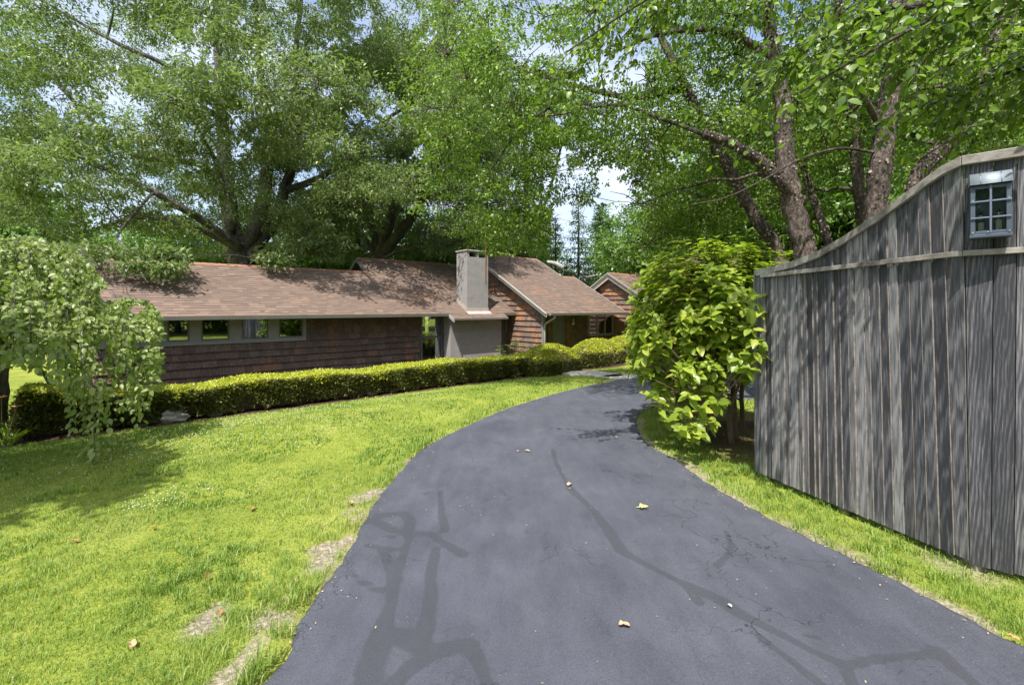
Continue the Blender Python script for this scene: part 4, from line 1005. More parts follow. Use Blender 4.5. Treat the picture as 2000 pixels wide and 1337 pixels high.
for i, c in enumerate(pads_in((-11.5, 18, 8.6), (10.5, 6.3, 9.0), 150, 5, 1.65, cnd)):
    r = T.g.uniform(1.05, 1.6); T.pad(c, (r, r, r*.45), 1750, 58, .14, sig=.15, keep=oak_keep, maxr=.1)
T.limbpx([(520,330,17.8),(560,250,15),(600,190,13),(620,170,11.5)], .09, .02); T.limbpx([(420,312,16),(380,240,14),(350,200,12.5),(330,190,11.5)], .07, .02)
for c, r, n in [(P(x, y, Y), 1.25, 900) for x, y, Y in [(330,200,12),(430,160,11.6),(250,250,12.4),(530,180,11.6),(620,150,11.8),(700,200,12.4),(480,260,12.6),(600,270,13),(380,300,13.2),(820,190,12.8),(160,260,13)]]+[(P(300,500,11.3),.6,650),(P(325,525,10.95),.38,380),(P(255,518,10.7),.32,260),(P(190,488,10.6),.6,600),(P(350,505,11.5),.4,260),(P(540,508,13.3),.42,360),(P(210,428,14.2),.9,700),(P(330,442,15.2),.8,600),(P(275,395,15),.9,650),(P(120,445,13.8),.9,650),(P(390,430,16.2),.7,450),(P(560,485,14.2),.8,700),(P(625,492,15.0),.8,700),(P(600,450,15),1.2,900),(P(570,430,15.5),1.1,800),(P(640,480,15.4),.9,600),(P(400,480,20),1.3,600),(P(50,400,14),1.3,900),(P(80,350,14),1.3,900),(P(20,300,14),1.4,900)]:
    T.pad(c, (r, r*.8, r*.45), n, 26, .15, sig=.12, keep=oak_keep, maxr=.035)
T.finish(M['oak_bark'], M['oak_leaf'], ratio=.36)
T = Tree('oak_tree', (-5.75, 20, -.6), 'second oak with spreading forked stems behind the small dark roof gable', cat='tree', seed=12)
T.limbpx([(747,640,20),(745,560,20),(741,520,20),(738,495,20)], .42, .36, k=12)
T.limbpx([(738,498,20),(728,450,20),(724,415,20),(715,350,20.5),(700,280,21)], .19, .06)
T.limbpx([(742,498,20),(757,440,20),(772,395,20.2),(782,330,20.5),(788,250,21),(800,120,21)], .27, .07)
T.limbpx([(746,498,20),(785,448,19.6),(815,408,19.4),(842,345,19.2),(878,280,19),(900,220,19)], .26, .06)
T.limbpx([(736,500,20),(705,455,19.5),(690,430,19),(650,425,18.6)], .12, .04)
T.limbpx([(700,490,20.5),(697,450,20.5),(690,400,20.5)], .1, .06)
T.limbpx([(815,408,19.4),(850,370,19),(905,350,18.5),(960,345,18)], .12, .04)
T.limbpx([(745,505,19.8),(800,485,19),(870,478,18),(940,455,17)], .08, .03)
cnd2 = lambda c: c[2] > 4.4 and c[2] < 15.5 and proj(c)[0] < 1010 and not (770 < proj(c)[0] < 830 and 370 < proj(c)[1] < 440)
def k2(p):
    px, py = proj(p); return ~oak_gap(p, px, py) & (p[..., 2] > 3.4) & ~((abs(px-1215) < 30) & (py > 300))
for c in pads_in((-5.0, 20.5, 8.6), (6.2, 5.5, 6.6), 85, 6, 1.6, cnd2):
    r = T.g.uniform(1.0, 1.5); T.pad(c, (r, r, r*.45), 1600, 55, .14, sig=.15, keep=k2, maxr=.08)
for c, r, n in [(P(690,360,16),1.3,1100),(P(760,345,16),1.2,1000),(P(820,350,16.5),1.1,900),(P(650,400,16),1.1,900),(P(900,440,17),1.3,1000),(P(960,470,17.5),1.2,900),(P(880,480,18),1.1,800)]:
    T.pad(c, (r, r*.8, r*.42), n, 45, .15, sig=.13, keep=k2, maxr=.05)
T.finish(M['oak_bark'], M['oak_leaf'], ratio=.36)

T = Tree('maple_tree', (1.0, 24, -.6), 'tall light green tree filling the gap above the chimney and right roof', cat='tree', seed=14)
T.limb([(1.0,24,-.6),(1.05,24,3),(.8,24,7),(.6,24.2,12)], .28, .08, k=9)
T.limb([(1.0,24,4),(0,23.6,7),(-1.2,23.2,10)], .12, .04); T.limb([(.9,24,5),(2,23.8,8),(2.8,23.6,11)], .12, .04)
def mk(p):
    px, py = proj(p); return (p[..., 2] > 4.2) & (px < 1190-14*np.sin(py*.11)) & ((px < 1075) | (py < 330+25*np.sin(px*.13))) & (noise2(px+700, py+700, .03, 58) < .8)
for c in pads_in((.2, 24, 10.2), (3.6, 3.0, 6.6), 60, 15, 1.35):
    r = T.g.uniform(.95, 1.35); T.pad(c, (r, r, r*.5), 900, 40, .17, sig=.17, keep=mk, maxr=.06)
T.finish(M['oak_bark'], M['birch_leaf'], ratio=.5)

# ---- river birches behind the fence
def bk(p):
    px, py = proj(p)
    nn_ = noise2(px+4000, py+4000, .09, 77)*.9+noise2(px+4000, py+4000, .25, 78)*.5
    gap = np.zeros(np.shape(px), bool)
    for (a, b_, c, d) in ((1205,392,36,62),(1035,92,36,46),(1215,68,32,24),(1245,150,22,16),(1110,105,20,22),(1470,75,16,26),(1340,310,30,16),(1100,300,16,26),(1600,240,22,16),(1975,140,12,22),(1180,340,24,18)):
        gap |= np.hypot((px-a)/c, (py-b_)/d) < nn_+.25
    lowy = np.where(px < 1080, 497, np.where(px < 1250, 400, 560))
    return (~gap) & (py < lowy) & ((p[..., 1] > 4.9) | (px < 1500) | (py < 300)) & (p[..., 2] > 2.3)
def birch(base, label, limbs, masses, seed, flakes=1600, size=.068):
    T = Tree('river_birch', base, label, 'river birches behind the fence', seed=seed)
    for pts, r0, r1 in limbs: T.limbpx(pts, r0, r1, k=12, wob=.1, n=len(pts)*7)
    for cen, rad, n, mind, lv, rr in masses:
        for c in pads_in(cen, rad, n, seed*7+n, mind, lambda c: c[1] > 3.2 and bk(c)):
            r = T.g.uniform(rr*.8, rr*1.25); T.pad(c, (r, r, r*.55), lv, 42, size, sig=.085, droop=.8, keep=bk, up=.6, tubes=7, maxr=.035)
    T.finish(M['birch_bark'], M['birch_leaf'], ratio=.62, flakes=flakes); return T
birch((4.75, 7, 0), 'thick pinkish peeling birch trunk with a limb forking left above the bush',
  [([(1606,800,7),(1590,640,7),(1580,560,7),(1572,500,7),(1552,410,7),(1538,340,7),(1530,260,7.1),(1530,215,7.1),(1512,110,7.2),(1498,0,7.3),(1490,-150,7.4)], .2, .06),
   ([(1562,400,7),(1525,355,6.9),(1480,312,6.9),(1425,280,6.9),(1372,262,6.9)], .1, .06), ([(1372,262,6.9),(1300,235,7),(1200,205,7.4),(1080,225,8),(980,225,9)], .03, .012),
   ([(1512,110,7.2),(1400,60,7.4),(1280,70,8),(1180,110,8.5)], .06, .02)],
  [((2.2,8.6,6.2), (2.6,2.4,2.6), 44, .72, 620, .72), ((4.3,8.8,6.8), (2.1,2.2,2.6), 26, .75, 560, .7)], 21)
birch((4.35, 8.2, 0), 'leaning slender peeling birch stem left of the thick birch trunk',
  [([(1560,760,8.2),(1545,600,8.2),(1525,520,8.2),(1512,480,8.2),(1480,430,8.2),(1445,370,8.2),(1412,310,8.2),(1385,270,8.3),(1340,170,8.6),(1285,60,9),(1230,-60,9.4)], .135, .05),
   ([(1340,170,8.6),(1240,190,9),(1130,170,9.6),(1000,130,10.2),(930,110,10.5)], .07, .02), ([(1130,170,9.6),(1020,250,10),(960,330,10.3)], .04, .015)],
  [((.25,10.4,6.0), (2.3,2.3,3.4), 62, .74, 700, .75), ((3.9,11.6,4.6), (2.0,1.8,2.2), 30, .8, 560, .75)], 22)
birch((6.3, 8.2, 0), 'slim straight birch trunk left of the darkest trunk behind the fence',
  [([(1706,800,8.2),(1697,560,8.2),(1686,430,8.2),(1679,380,8.2),(1671,300,8.2),(1662,200,8.2),(1645,90,8.4),(1630,-40,8.6)], .125, .06)],
  [((5.6,10.2,6.4), (2.4,2.0,2.8), 34, .8, 560, .75)], 23, 1100)
birch((5.35, 6.7, 0), 'darkest tall birch trunk rising behind the middle of the fence swoop',
  [([(1690,900,6.7),(1706,560,6.7),(1710,430,6.7),(1722,300,6.7),(1738,180,6.8),(1752,60,6.9),(1765,-120,7)], .165, .11),
   ([(1708,298,6.7),(1640,290,6.4),(1560,312,6.1),(1490,352,5.9),(1420,385,5.8),(1350,400,5.8)], .022, .008),
   ([(1716,245,6.7),(1697,205,6.5),(1672,170,6.4),(1600,130,6.2)], .045, .012)],
  [((6.6,8.2,6.2), (2.3,1.9,2.3), 30, .75, 600, .68)], 24, 1500)
birch((5.75, 8.6, 0), 'short leaning birch stem seen between two trunks just above the fence',
  [([(1660,800,8.6),(1632,540,8.6),(1620,480,8.6),(1600,420,8.6),(1582,370,8.8),(1560,300,9)], .1, .05)],
  [((5.6,11.4,4.6), (1.9,1.6,1.8), 18, .8, 480, .75)], 25, 600)
birch((6.3, 7.2, 0), 'crooked birch leaning right, nearest the top right corner',
  [([(1770,800,7.2),(1782,480,7.2),(1792,350,7.2),(1840,290,7.2),(1885,245,7.2),(1912,190,7.2),(1935,110,7.2),(1968,30,7.2),(2010,-60,7.2)], .13, .1),
   ([(1935,110,7.2),(2060,0,6),(2080,-60,4.8),(1990,-80,3.8),(1900,-40,3.4)], .06, .03)],
  [((8.6,8.4,5.8), (2.6,2.2,2.6), 36, .8, 560, .75)], 26, 1200)

def strands(T, anchors, dirs, length, nleaf, size, spread=.12, stem=.0022):
    """thin twigs with alternate leaves"""
    for a, d in zip(anchors, dirs):
        L_ = length*T.g.uniform(.6, 1.2); n = 7; t = np.linspace(0, 1, n)[:, None]; d = np.array(d, float)
        pts = a+d*L_*t+np.array([0, 0, -.35])*L_*t**2*T.g.uniform(.5, 1.6)+T.g.normal(size=3)*.08*L_*t**1.5
        T.mb.tube(pts, np.linspace(stem*1.6, stem*.6, n), 4, cap=False)
        k = max(3, int(nleaf*L_/length)); u = (np.arange(k)+.5)/k
        pos = np.stack([np.interp(u, t[:, 0], pts[:, j]) for j in range(3)], 1)
        dd = nrm(pts[-1]-pts[0]); side = nrm(np.cross(dd, [0, 0, 1.0]))*np.where(np.arange(k) % 2, 1, -1)[:, None]
        T.lc.append(pos); T.ld.append(side*.8+dd*.55+T.g.normal(size=(k, 3))*.3+np.array([0, 0, -.25]))
        T.ln.append(T.g.normal(size=(k, 3))*.45+np.array([0, -.25, .85])); T.ls.append(size*T.g.uniform(.65, 1.2, k))
T = Tree('overhanging_birch', (4.7, 2.2, 0), 'near birch boughs with large bright hanging leaves at the upper right', cat='tree', seed=31)
T.limb([(4.7,2.2,0),(4.75,2.3,1.5),(4.6,2.4,3.2),(4.4,2.6,4.6),(4.2,2.8,6.0)], .14, .06, k=10)
bghs = [[(4.6,2.4,3.6),(3.8,2.7,4.0),(3.0,2.9,3.75),(2.3,3.0,3.4),(1.95,3.05,3.2)], [(4.5,2.5,4.0),(3.7,2.9,4.15),(3.3,3.1,3.9),(2.8,3.3,3.7)], [(4.7,2.35,3.3),(4.0,2.9,3.5),(3.6,3.3,3.45),(3.2,3.5,3.3)],
        [(4.4,2.6,4.6),(3.2,3.2,5.0),(2.0,3.7,4.75),(1.1,4.0,4.4),(.5,4.1,4.05)], [(2.0,3.7,4.75),(1.6,4.4,4.9),(1.2,5.0,4.7)], [(4.3,2.6,4.9),(3.0,3.9,5.0),(2.2,4.5,4.8)], [(3.0,2.9,3.75),(2.6,3.4,3.9),(2.3,3.8,3.8)], [(4.65,2.4,3.4),(4.3,3.2,3.6),(4.2,3.9,3.5)]]
for b_ in bghs:
    T.limb(b_, .028, .006, k=6, wob=.03)
    pts = resample(b_, 40)
    for rep_ in range(3):
        sel = pts[8:][T.g.integers(0, 32, 36)]; far = b_[-1][0] < 1.5 or b_[-1][1] > 4.2
        dirs = [(-.62+T.g.normal()*.35, .05+T.g.normal()*.35, -.45+T.g.normal()*.3) for _ in sel]
        strands(T, sel+T.g.normal(size=sel.shape)*[.12, .15, .1], dirs, .42, 9, .07)
T.finish(M['birch_bark'], M['birch_leaf'], shape='oval', ratio=.66, flakes=200)

# ---- tree out to the left whose crown shades the lawn
T = Tree('shade_tree', (-7.4, .9, 0), 'dense tree standing left of the lawn that throws the shade on it', cat='tree', seed=33)
T.limb([(-7.4,.9,0),(-7.3,1,2),(-7.1,1.1,4),(-7,1.2,6)], .22, .08, k=10)
for c in pads_in((-7.35,1.8,5.6), (2.5,1.15,.8), 46, 9, .55, lambda c: proj(c)[0] < -60 or c[1] < .5):
    T.pad(c, (.8,.8,.45), 650, 26, .15, keep=lambda p: ((proj(p)[0] < -20) | (p[..., 1] < .2)) & (p[..., 1]+.532*(p[..., 2]-1.6) < 4.75))
T.finish(M['oak_bark'], M['far_leaf'], ratio=.6)

# ---- weeping tree at the left edge
T = Tree('weeping_tree', (-7.95, 7.05, -.3), 'pale leaved weeping tree with drooping branches at the left edge', cat='tree', seed=41)
T.limb([(-7.95,7.05,-.3),(-7.9,7.0,.6),(-7.75,6.95,1.4),(-7.5,6.8,2.1),(-7.3,6.7,2.4)], .13, .07, k=12)
T.limb([(-7.75,6.95,1.3),(-7.2,6.7,1.7),(-6.6,6.4,1.9),(-5.9,6.15,1.7),(-5.5,6.05,1.3)], .06, .02)
T.limb([(-7.8,6.95,1.2),(-7.3,6.5,1.5),(-6.7,6.0,1.4),(-6.1,5.8,1.1),(-5.8,5.7,.8)], .05, .015)
T.limb([(-7.5,6.8,2.1),(-6.9,6.4,2.5),(-6.3,6.1,2.45),(-5.9,6.0,2.2)], .05, .02)
T.limb([(-7.7,6.9,1.6),(-7.6,6.1,2.1),(-7.2,5.6,2.2),(-6.8,5.3,2.0)], .05, .02)
def weep_top(X, Y):
    """upper surface of the drooping crown: a big left dome and a lower right lobe"""
    a = 2.75-.62*((X+7.0)**2/1.7**2)-.5*((Y-6.6)/1.7)**2
    b = 2.05-.75*((X+5.65)/.85)**2-.6*((Y-6.1)/1.0)**2
    return np.maximum(a, b)
def weep_keep(p):
    px, py = proj(p); lim = np.interp(px, [-200, 0, 60, 100, 140, 180, 205, 240, 290, 315, 330], [700, 715, 715, 735, 775, 860, 890, 800, 800, 740, 600])
    top = np.interp(px, [-200, 0, 60, 120, 170, 200, 230, 280, 310, 330], [400, 440, 468, 478, 505, 560, 578, 590, 625, 680])
    j = noise2(px+900, py+900, .05, 55); return (py < lim+8*np.sin(px*.35)) & (py > top-12+34*(j-.3)) & (px < 330-22*j*(py > 500)) & (noise2(px+900, py+900, .03, 56) < .86)
ns = 1300; A = []; g = T.g
while len(A) < ns:
    x, y = g.uniform(-9.2, -4.9), g.uniform(4.7, 8.2)
    z = weep_top(x, y)
    if z < .9 or (z < 1.4 and g.random() < .4): continue
    A.append((x, y, z-g.random()**2*.5))
A = np.array(A)
for a in A:
    out = nrm(np.array([a[0]+7.4, (a[1]-6.9)*1.0-.25, 0.0])); L_ = g.uniform(.35, 1.25)*(1.35 if a[0] > -6.5 else 1); n = 9; t = np.linspace(0, 1, n)[:, None]
    pts = a+out*.42*np.sqrt(t)*L_*g.uniform(.3, 1.2)+np.array([0, 0, .08])*np.sin(t*3.1)-np.array([0, 0, 1.0])*L_*t**1.6+g.normal(size=3)*.05*t
    k = int(30*L_)+6; u = g.random(k)
    pos = np.stack([np.interp(u, t[:, 0], pts[:, j]) for j in range(3)], 1)+g.normal(size=(k, 3))*.028
    kk = weep_keep(pos)
    if kk.mean() > .5:
        kp = weep_keep(pts); e = n if kp.all() else max(3, int(np.argmin(kp)))
        T.mb.tube(pts[:e], np.linspace(.0045, .002, n)[:e], 4, cap=False)
    pos = pos[kk]; k = len(pos)
    if k == 0: continue
    T.lc.append(pos); T.ld.append(g.normal(size=(k, 3))*.7+out*.3+np.array([0, 0, -.75])); T.ln.append(g.normal(size=(k, 3))*.6+out*.6+np.array([0, -.4, .5])); T.ls.append(.074*g.uniform(.6, 1.2, k))
anc = np.array([P(x, y, Y) for x, y, Y in [(150,735,5.3),(165,740,5.2),(172,752,5.25),(180,745,5.1),(188,760,5.15),(196,750,5.2),(205,745,5.1),(212,752,5.2),(255,740,5.5),(268,745,5.4),(140,740,5.4),(128,735,5.5),(160,780,5.2),(192,785,5.1)]])
strands(T, anc, [(.05*g.normal(), .04*g.normal(), -1.0) for _ in anc], .6, 17, .085, stem=.0018)
T.finish(M['oak_bark'], M['weep_leaf'], shape='oval', ratio=.6)

# ---- large leaved bush at the fence's end
T = Tree('magnolia_bush', (2.75, 5.95, 0), 'large lime green bush with broad leaves spilling past the fence end', cat='bush', seed=51)
for k, (x, y) in enumerate([(2.95,6.0),(3.15,6.2),(2.6,6.2),(2.8,5.8),(3.3,5.9)]):
    T.limb([(x,y,-.02),(x-.02,y,.5),(x-.15+.1*k,y-.1,1.1),(x-.3+.15*k,y-.15,1.8),(x-.35+.17*k,y-.1,2.3)], .035, .012, k=7, wob=.05)
T.limb([(2.9,5.9,.45),(2.6,5.6,.7),(2.35,5.35,.5),(2.25,5.25,.3)], .014, .006, k=6)
def mag_r(v):
    return 1.0
g = T.g; tips = []
while len(tips) < 1050:
    v = nrm(g.normal(size=3)); rr = g.uniform(.45, 1.0)**.45
    c = np.array([2.72, 6.1, 1.38])+v*np.array([1.22, 1.2, 1.22])*rr*(1+.1*math.sin(v[0]*5+v[2]*7)+.07*math.sin(v[2]*13+v[1]*9))
    px, py = proj(c)
    if c[2] < .22 or px < 1232: continue
    if px > 1400 and py > 715 and not (px > 1440 and py < 745): continue
    if px > 1330 and py > 800: continue
    if c[1] < 4.85 and c[0] > 2.4 and c[2] < 2.0 and px > 1500: continue
    if px > 1462 and c[1] > 4.72 and py > 560 and g.random() < .7: continue
    lo = np.interp(px, [1200, 1240, 1280, 1330, 1400], [700, 790, 850, 870, 880]);
    if py > lo: continue
    up_ = np.interp(px, [1200,1230,1260,1290,1330,1380,1450,1510,1560], [600,560,515,500,485,470,480,505,540])
    if py < up_: continue
    tips.append(c)
tips += [P(x+g.uniform(-6,6), y+g.uniform(-6,6), 5.6) for x, y in [(1290,490),(1325,478),(1375,470),(1405,468),(1432,462),(1465,478),(1490,482),(1520,488),(1545,492),(1500,500),(1470,495),(1385,482),(1340,486),(1300,505),(1262,520),(1240,548),(1228,585)]]
tips += [P(x+g.uniform(-5,5), y+g.uniform(-5,5), 5.45) for x, y in [(1290,800),(1305,820),(1320,835),(1335,850),(1350,858),(1370,850),(1385,835),(1300,790),(1330,815),(1275,770),(1360,820),(1395,805),(1405,780),(1260,735),(1250,700)]]
tips += [P(x, y, 5.0) for x, y in [(1345,775),(1370,800),(1330,805),(1385,825),(1350,835),(1360,850),(1400,790),(1330,840)]]
tips += [P(x, y, 4.55) for x, y in [(1470,690),(1490,695),(1478,665),(1468,640),(1485,610),(1470,585),(1462,720),(1445,700)]]
N_ = np.array([p for p, _ in T.nodes])
for c in tips:
    i = int(np.argmin(np.linalg.norm(N_-c, axis=1)+np.maximum(0, N_[:, 2]-c[2])*.5)); p0 = N_[i]; m_ = (p0+c)/2+np.array([0, 0, .06]); ts = np.linspace(0, 1, 5)[:, None]
    T.mb.tube((1-ts)**2*p0+2*ts*(1-ts)*m_+ts**2*c, np.linspace(.007, .003, 5), 4, cap=False)
    out = nrm(c-np.array([2.75, 6.0, 1.1])); k = int(g.integers(6, 10)); a = g.random()*6.28+np.arange(k)*2.4
    e1 = nrm(np.cross(out, [.1, .2, 1])); e2 = np.cross(out, e1)
    dd = (e1*np.cos(a)[:, None]+e2*np.sin(a)[:, None])*.85+out*.4+np.array([0, 0, -.12]); dd[:, 2] *= .6
    T.lc.append(c+g.normal(size=(k, 3))*.012-out*np.linspace(0, .09, k)[:, None]); T.ld.append(dd); T.ln.append(np.array([0, 0, 1.0])+out*.55+g.normal(size=(k, 3))*.22); T.ls.append(.15*g.uniform(.45, 1.2, k))
T.finish(M['twig'], M['magnolia_leaf'], shape='oval', ratio=.56)

# ---- clipped yews
def clipped(name, label, cat, sample, core, loc, n_top, n_side, group=None, twigs=None, sz=.05):
    root = empty(name, loc, 0, label=label, cat=cat, group=group); g = np.random.default_rng(len(name)+int(n_top)); l3 = np.array(loc)
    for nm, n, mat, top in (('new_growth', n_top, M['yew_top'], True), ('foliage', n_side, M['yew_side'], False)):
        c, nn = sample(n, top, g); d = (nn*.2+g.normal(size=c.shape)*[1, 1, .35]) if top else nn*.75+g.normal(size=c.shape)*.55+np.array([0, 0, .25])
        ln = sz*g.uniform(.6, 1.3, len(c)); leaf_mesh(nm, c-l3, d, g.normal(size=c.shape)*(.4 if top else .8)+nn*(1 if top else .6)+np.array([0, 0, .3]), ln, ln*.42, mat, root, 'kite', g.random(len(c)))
    core.v = [(x-l3[0], y-l3[1], z-l3[2]) for x, y, z in core.v]; core.build('branches', M['twig'], root)
    return root
HX0, HX1 = -2.62, 7.75
def hz(x): return .345+.03*np.sin(x*1.7)+.02*np.sin(x*4.1)+.14*sst((-1.6-x)/.9)
def hedge_sample(n, top, g):
    x = g.uniform(HX0, HX1, n); zb = -.2+0*x; zt = hz(x)
    if top:
        y = -3.49+.92*g.random(n); edge = np.minimum(y+3.49, -2.57-y); z = zt-.04*np.exp(-edge/.03)+g.normal(size=n)*.009-.02*g.random(n); nx_, ny_, nz_ = 0*x, -.5*np.exp(-(y+3.49)/.08), 1+0*x
        k = g.random(n) < .08; z[k] -= g.random(k.sum())**1.6*.14; y[k] = -3.49+g.normal(size=k.sum())*.02
    else:
        f = g.random(n)**.8; z = zb+.03+(zt-zb-.04)*f; side = g.random(n); y = -3.49+.035*np.sin(x*5)+.03*np.sin(x*11+z*9)+g.normal(size=n)*.025+(1-f)*.09
        thin = (noise2(x, z, 3.2, 21)+.35*noise2(x, z*1.5, 8, 22)) < (.78-f*.75)*(x < 3.5); k = ~thin | (g.random(n) < .12)
        bk_ = side > .82; y = np.where(bk_, -2.57+g.normal(size=n)*.03, y); en = (side > .76) & (side < .82); x = np.where(en, HX0+g.normal(size=n)*.03, x); y = np.where(en, g.uniform(-3.49, -2.57, n), y)
        nx_ = np.where(en, -1.0, 0); ny_ = np.where(bk_, 1.0, np.where(en, 0, -1.0)); nz_ = .15+0*x
        x, y, z, nx_, ny_, nz_ = [q_[k] for q_ in (x, y, z, nx_, ny_, nz_)]
    X, Y = loc2w(x, y); return np.stack([X, Y, z], 1), nrm(np.stack([CA*nx_-SA*ny_, SA*nx_+CA*ny_, nz_], 1))
core = MB(); rg = random.Random(8)
xs = np.arange(HX0+.1, HX1, .42)
for x in xs:
    bx, by = loc2w(x+rg.uniform(-.1, .1), -3.05)
    for k in range(9):
        a = x+rg.uniform(-.42, .42); yy = rg.choice([-3.42, -3.4, -3.2, -2.8]); ex, ey = loc2w(a, yy); zt = rg.uniform(.0, .3)
        core.tube([(bx, by, -.24), ((bx+ex)/2+rg.uniform(-.05,.05), (by+ey)/2, -.1+zt*.3), (ex, ey, zt)], [.016, .011, .004], 4, cap=False)
# a closed inner body of dead twigs keeps light out of the hedge's heart
V = []; nsg = 60
for i in range(nsg+1):
    x = HX0+.1+(HX1-HX0-.2)*i/nsg; zt = float(hz(x))-.06
    for (yy, zz) in ((-3.18+.04*rg.random(), -.22), (-3.3+.05*rg.random(), (zt)*.75), (-3.36, zt), (-2.68, zt), (-2.68, -.22)):
        q_ = loc2w(x, yy); V.append((q_[0], q_[1], zz))
core.add(V, [(i*5+j, (i+1)*5+j, (i+1)*5+(j+1) % 5, i*5+(j+1) % 5) for i in range(nsg) for j in range(5)]+[(0,1,2,3,4), tuple(nsg*5+j for j in (4,3,2,1,0))])
c0 = loc2w(2.5, -3.05)
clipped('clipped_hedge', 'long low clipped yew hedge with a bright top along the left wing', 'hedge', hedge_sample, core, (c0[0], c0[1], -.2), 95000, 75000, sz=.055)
def mound(cx, cy, rx, ry, zb, zt, rot, label, seed):
    def samp(n, top, g):
        a = g.random(n)*2*math.pi; ca, sa = np.cos(a), np.sin(a); e = .62
        bx, by = np.sign(ca)*abs(ca)**e*rx, np.sign(sa)*abs(sa)**e*ry
        if top:
            q_ = np.sqrt(g.random(n)); hgt = 1-.5*q_**2.2; x, y = bx*q_, by*q_; nz_ = 1.0+0*x; nx_, ny_ = x/rx*.5, y/ry*.5
        else:
            f = g.random(n); x, y = bx*(1.0-.08*(1-f)+.02*np.sin(a*9+f*6)), by*(1.0-.08*(1-f)); hgt = f*.56; nx_, ny_, nz_ = bx/rx, by/ry, .2+0*x
        z = zb+(zt-zb)*hgt+g.normal(size=n)*.012; c, s_ = math.cos(rot), math.sin(rot)
        X, Y = cx+x*c-y*s_+g.normal(size=n)*.015, cy+x*s_+y*c+g.normal(size=n)*.015
        return np.stack([X, Y, z], 1), nrm(np.stack([nx_*c-ny_*s_, nx_*s_+ny_*c, nz_], 1))
    core = MB(); n_ = 20; V = []
    for f, sc_ in ((0, .82), (.35, .88), (.46, .86), (.78, .55), (.93, .1)):
        for i in range(n_):
            a = 2*math.pi*i/n_; x = np.sign(math.cos(a))*abs(math.cos(a))**.62*rx*sc_; y = np.sign(math.sin(a))*abs(math.sin(a))**.62*ry*sc_
            V.append((cx+x*math.cos(rot)-y*math.sin(rot), cy+x*math.sin(rot)+y*math.cos(rot), zb+(zt-zb)*f-.02))
    core.add(V, [(r_*n_+i, r_*n_+(i+1) % n_, (r_+1)*n_+(i+1) % n_, (r_+1)*n_+i) for r_ in range(4) for i in range(n_)]+[tuple(4*n_+i for i in range(n_))])
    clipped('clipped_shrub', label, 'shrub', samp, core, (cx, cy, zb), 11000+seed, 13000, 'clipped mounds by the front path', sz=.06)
mound(1.12, 13.3, .86, .72, -.22, .66, TH, 'clipped yew mound at the right end of the long hedge', 1)
mound(2.8, 14.95, .86, .72, -.12, .70, TH, 'middle clipped yew mound just right of the flagstone path', 2)
mound(4.25, 16.8, .9, .75, -.06, .69, TH, 'farthest clipped yew mound, partly behind the broad leaved bush', 3)
T = Tree('rhododendron', (-.02, 14.6, -.2), 'small pale green open shrub between the hedge and the gable wall', cat='shrub', seed=61)
T.limb([(-.02,14.6,-.2),(0,14.6,.1),(.02,14.6,.4)], .02, .01, k=5)
g = T.g
for k in range(46):
    c = np.array([.02, 14.55, .34])+ball(1, g)[0]*[.5, .4, .42]; T.mb.tube([(0,14.6,.0), c], [.01, .004], 4, cap=False); m_ = 8; a = np.arange(m_)*.785
    T.lc.append(np.repeat([c], m_, 0)); T.ld.append(np.stack([np.cos(a), np.sin(a), .1+0*a], 1)); T.ln.append(np.tile([0, 0, 1.0], (m_, 1))+g.normal(size=(m_, 3))*.25); T.ls.append(.13*g.uniform(.7, 1.1, m_))
T.finish(M['twig'], M['rhodo_leaf'], shape='oval', ratio=.3)

# ---- far trees
def far_proto(kind, seed, h, r, leaf, n):
    g = np.random.default_rng(seed); T = Tree('far_tree', (0, 0, 0), 'x', seed=seed)
    T.limb([(0,0,0),(.1,0,h*.3),(-.1,.1,h*.6),(0,0,h*.85)], .22, .06, k=7)
    for c in pads_in((0,0,h*.58), (r,r,h*.44), n, seed, .9):
        q_ = g.uniform(.9, 1.4)*r/3.2; T.pad(c, (q_*1.2, q_*1.2, q_*.7), 420, 30, .26, sig=.2, tubes=2, maxr=.06)
    return T.finish(M['oak_bark'], leaf, ratio=.55)
def conifer(h, r, seed, sparse=1.0):
    T = Tree('conifer_tree', (0, 0, 0), 'x', seed=seed); T.limb([(0,0,0),(0,0,h*.5),(0,0,h)], .2, .03, k=7); g = T.g; z = h*.16
    while z < h*.99:
        R_ = r*(1-z/h)**.75+.15
        for k in range(int(6*sparse)+2):
            a = g.random()*6.28; L_ = R_*g.uniform(.7, 1.1); d = np.array([math.cos(a), math.sin(a), 0]); p = np.array([0, 0, z])
            T.mb.tube([p, p+d*L_*.6+[0,0,-.05*L_], p+d*L_+[0,0,-.12*L_]], [.03, .018, .006], 3, cap=False)
            m_ = int(46*L_*sparse)+8; u = g.uniform(.15, 1, m_); pos = p+d*L_*u[:, None]+np.array([0,0,-.14])*L_*u[:, None]+g.normal(size=(m_, 3))*[.2,.2,.1]
            T.lc.append(pos); T.ld.append(d+g.normal(size=(m_, 3))*.7+[0,0,-.25]); T.ln.append(g.normal(size=(m_, 3))*.4+[0,0,1]); T.ls.append(.3*g.uniform(.6, 1.2, m_))
        z += .33+.2*g.random()
    return T.finish(M['oak_bark'], M['conifer_leaf'], ratio=.3)
def dup(root, loc, rz, sc_, label):
    r = root.copy(); C.objects.link(r); r.location = loc; r.rotation_euler = (0, 0, rz); r.scale = (sc_,)*3; r['label'] = label
    for ch_ in list(root.children):
        c = ch_.copy(); C.objects.link(c); c.parent = r
    return r
fA = far_proto('a', 71, 9.5, 3.6, M['far_leaf'], 46); fB = far_proto('b', 72, 10.5, 4.2, M['far_leaf'], 52)
cA = conifer(10.5, 2.6, 73); cB = conifer(11, 2.4, 74, .55)
GR = 'woodland trees beyond the house'
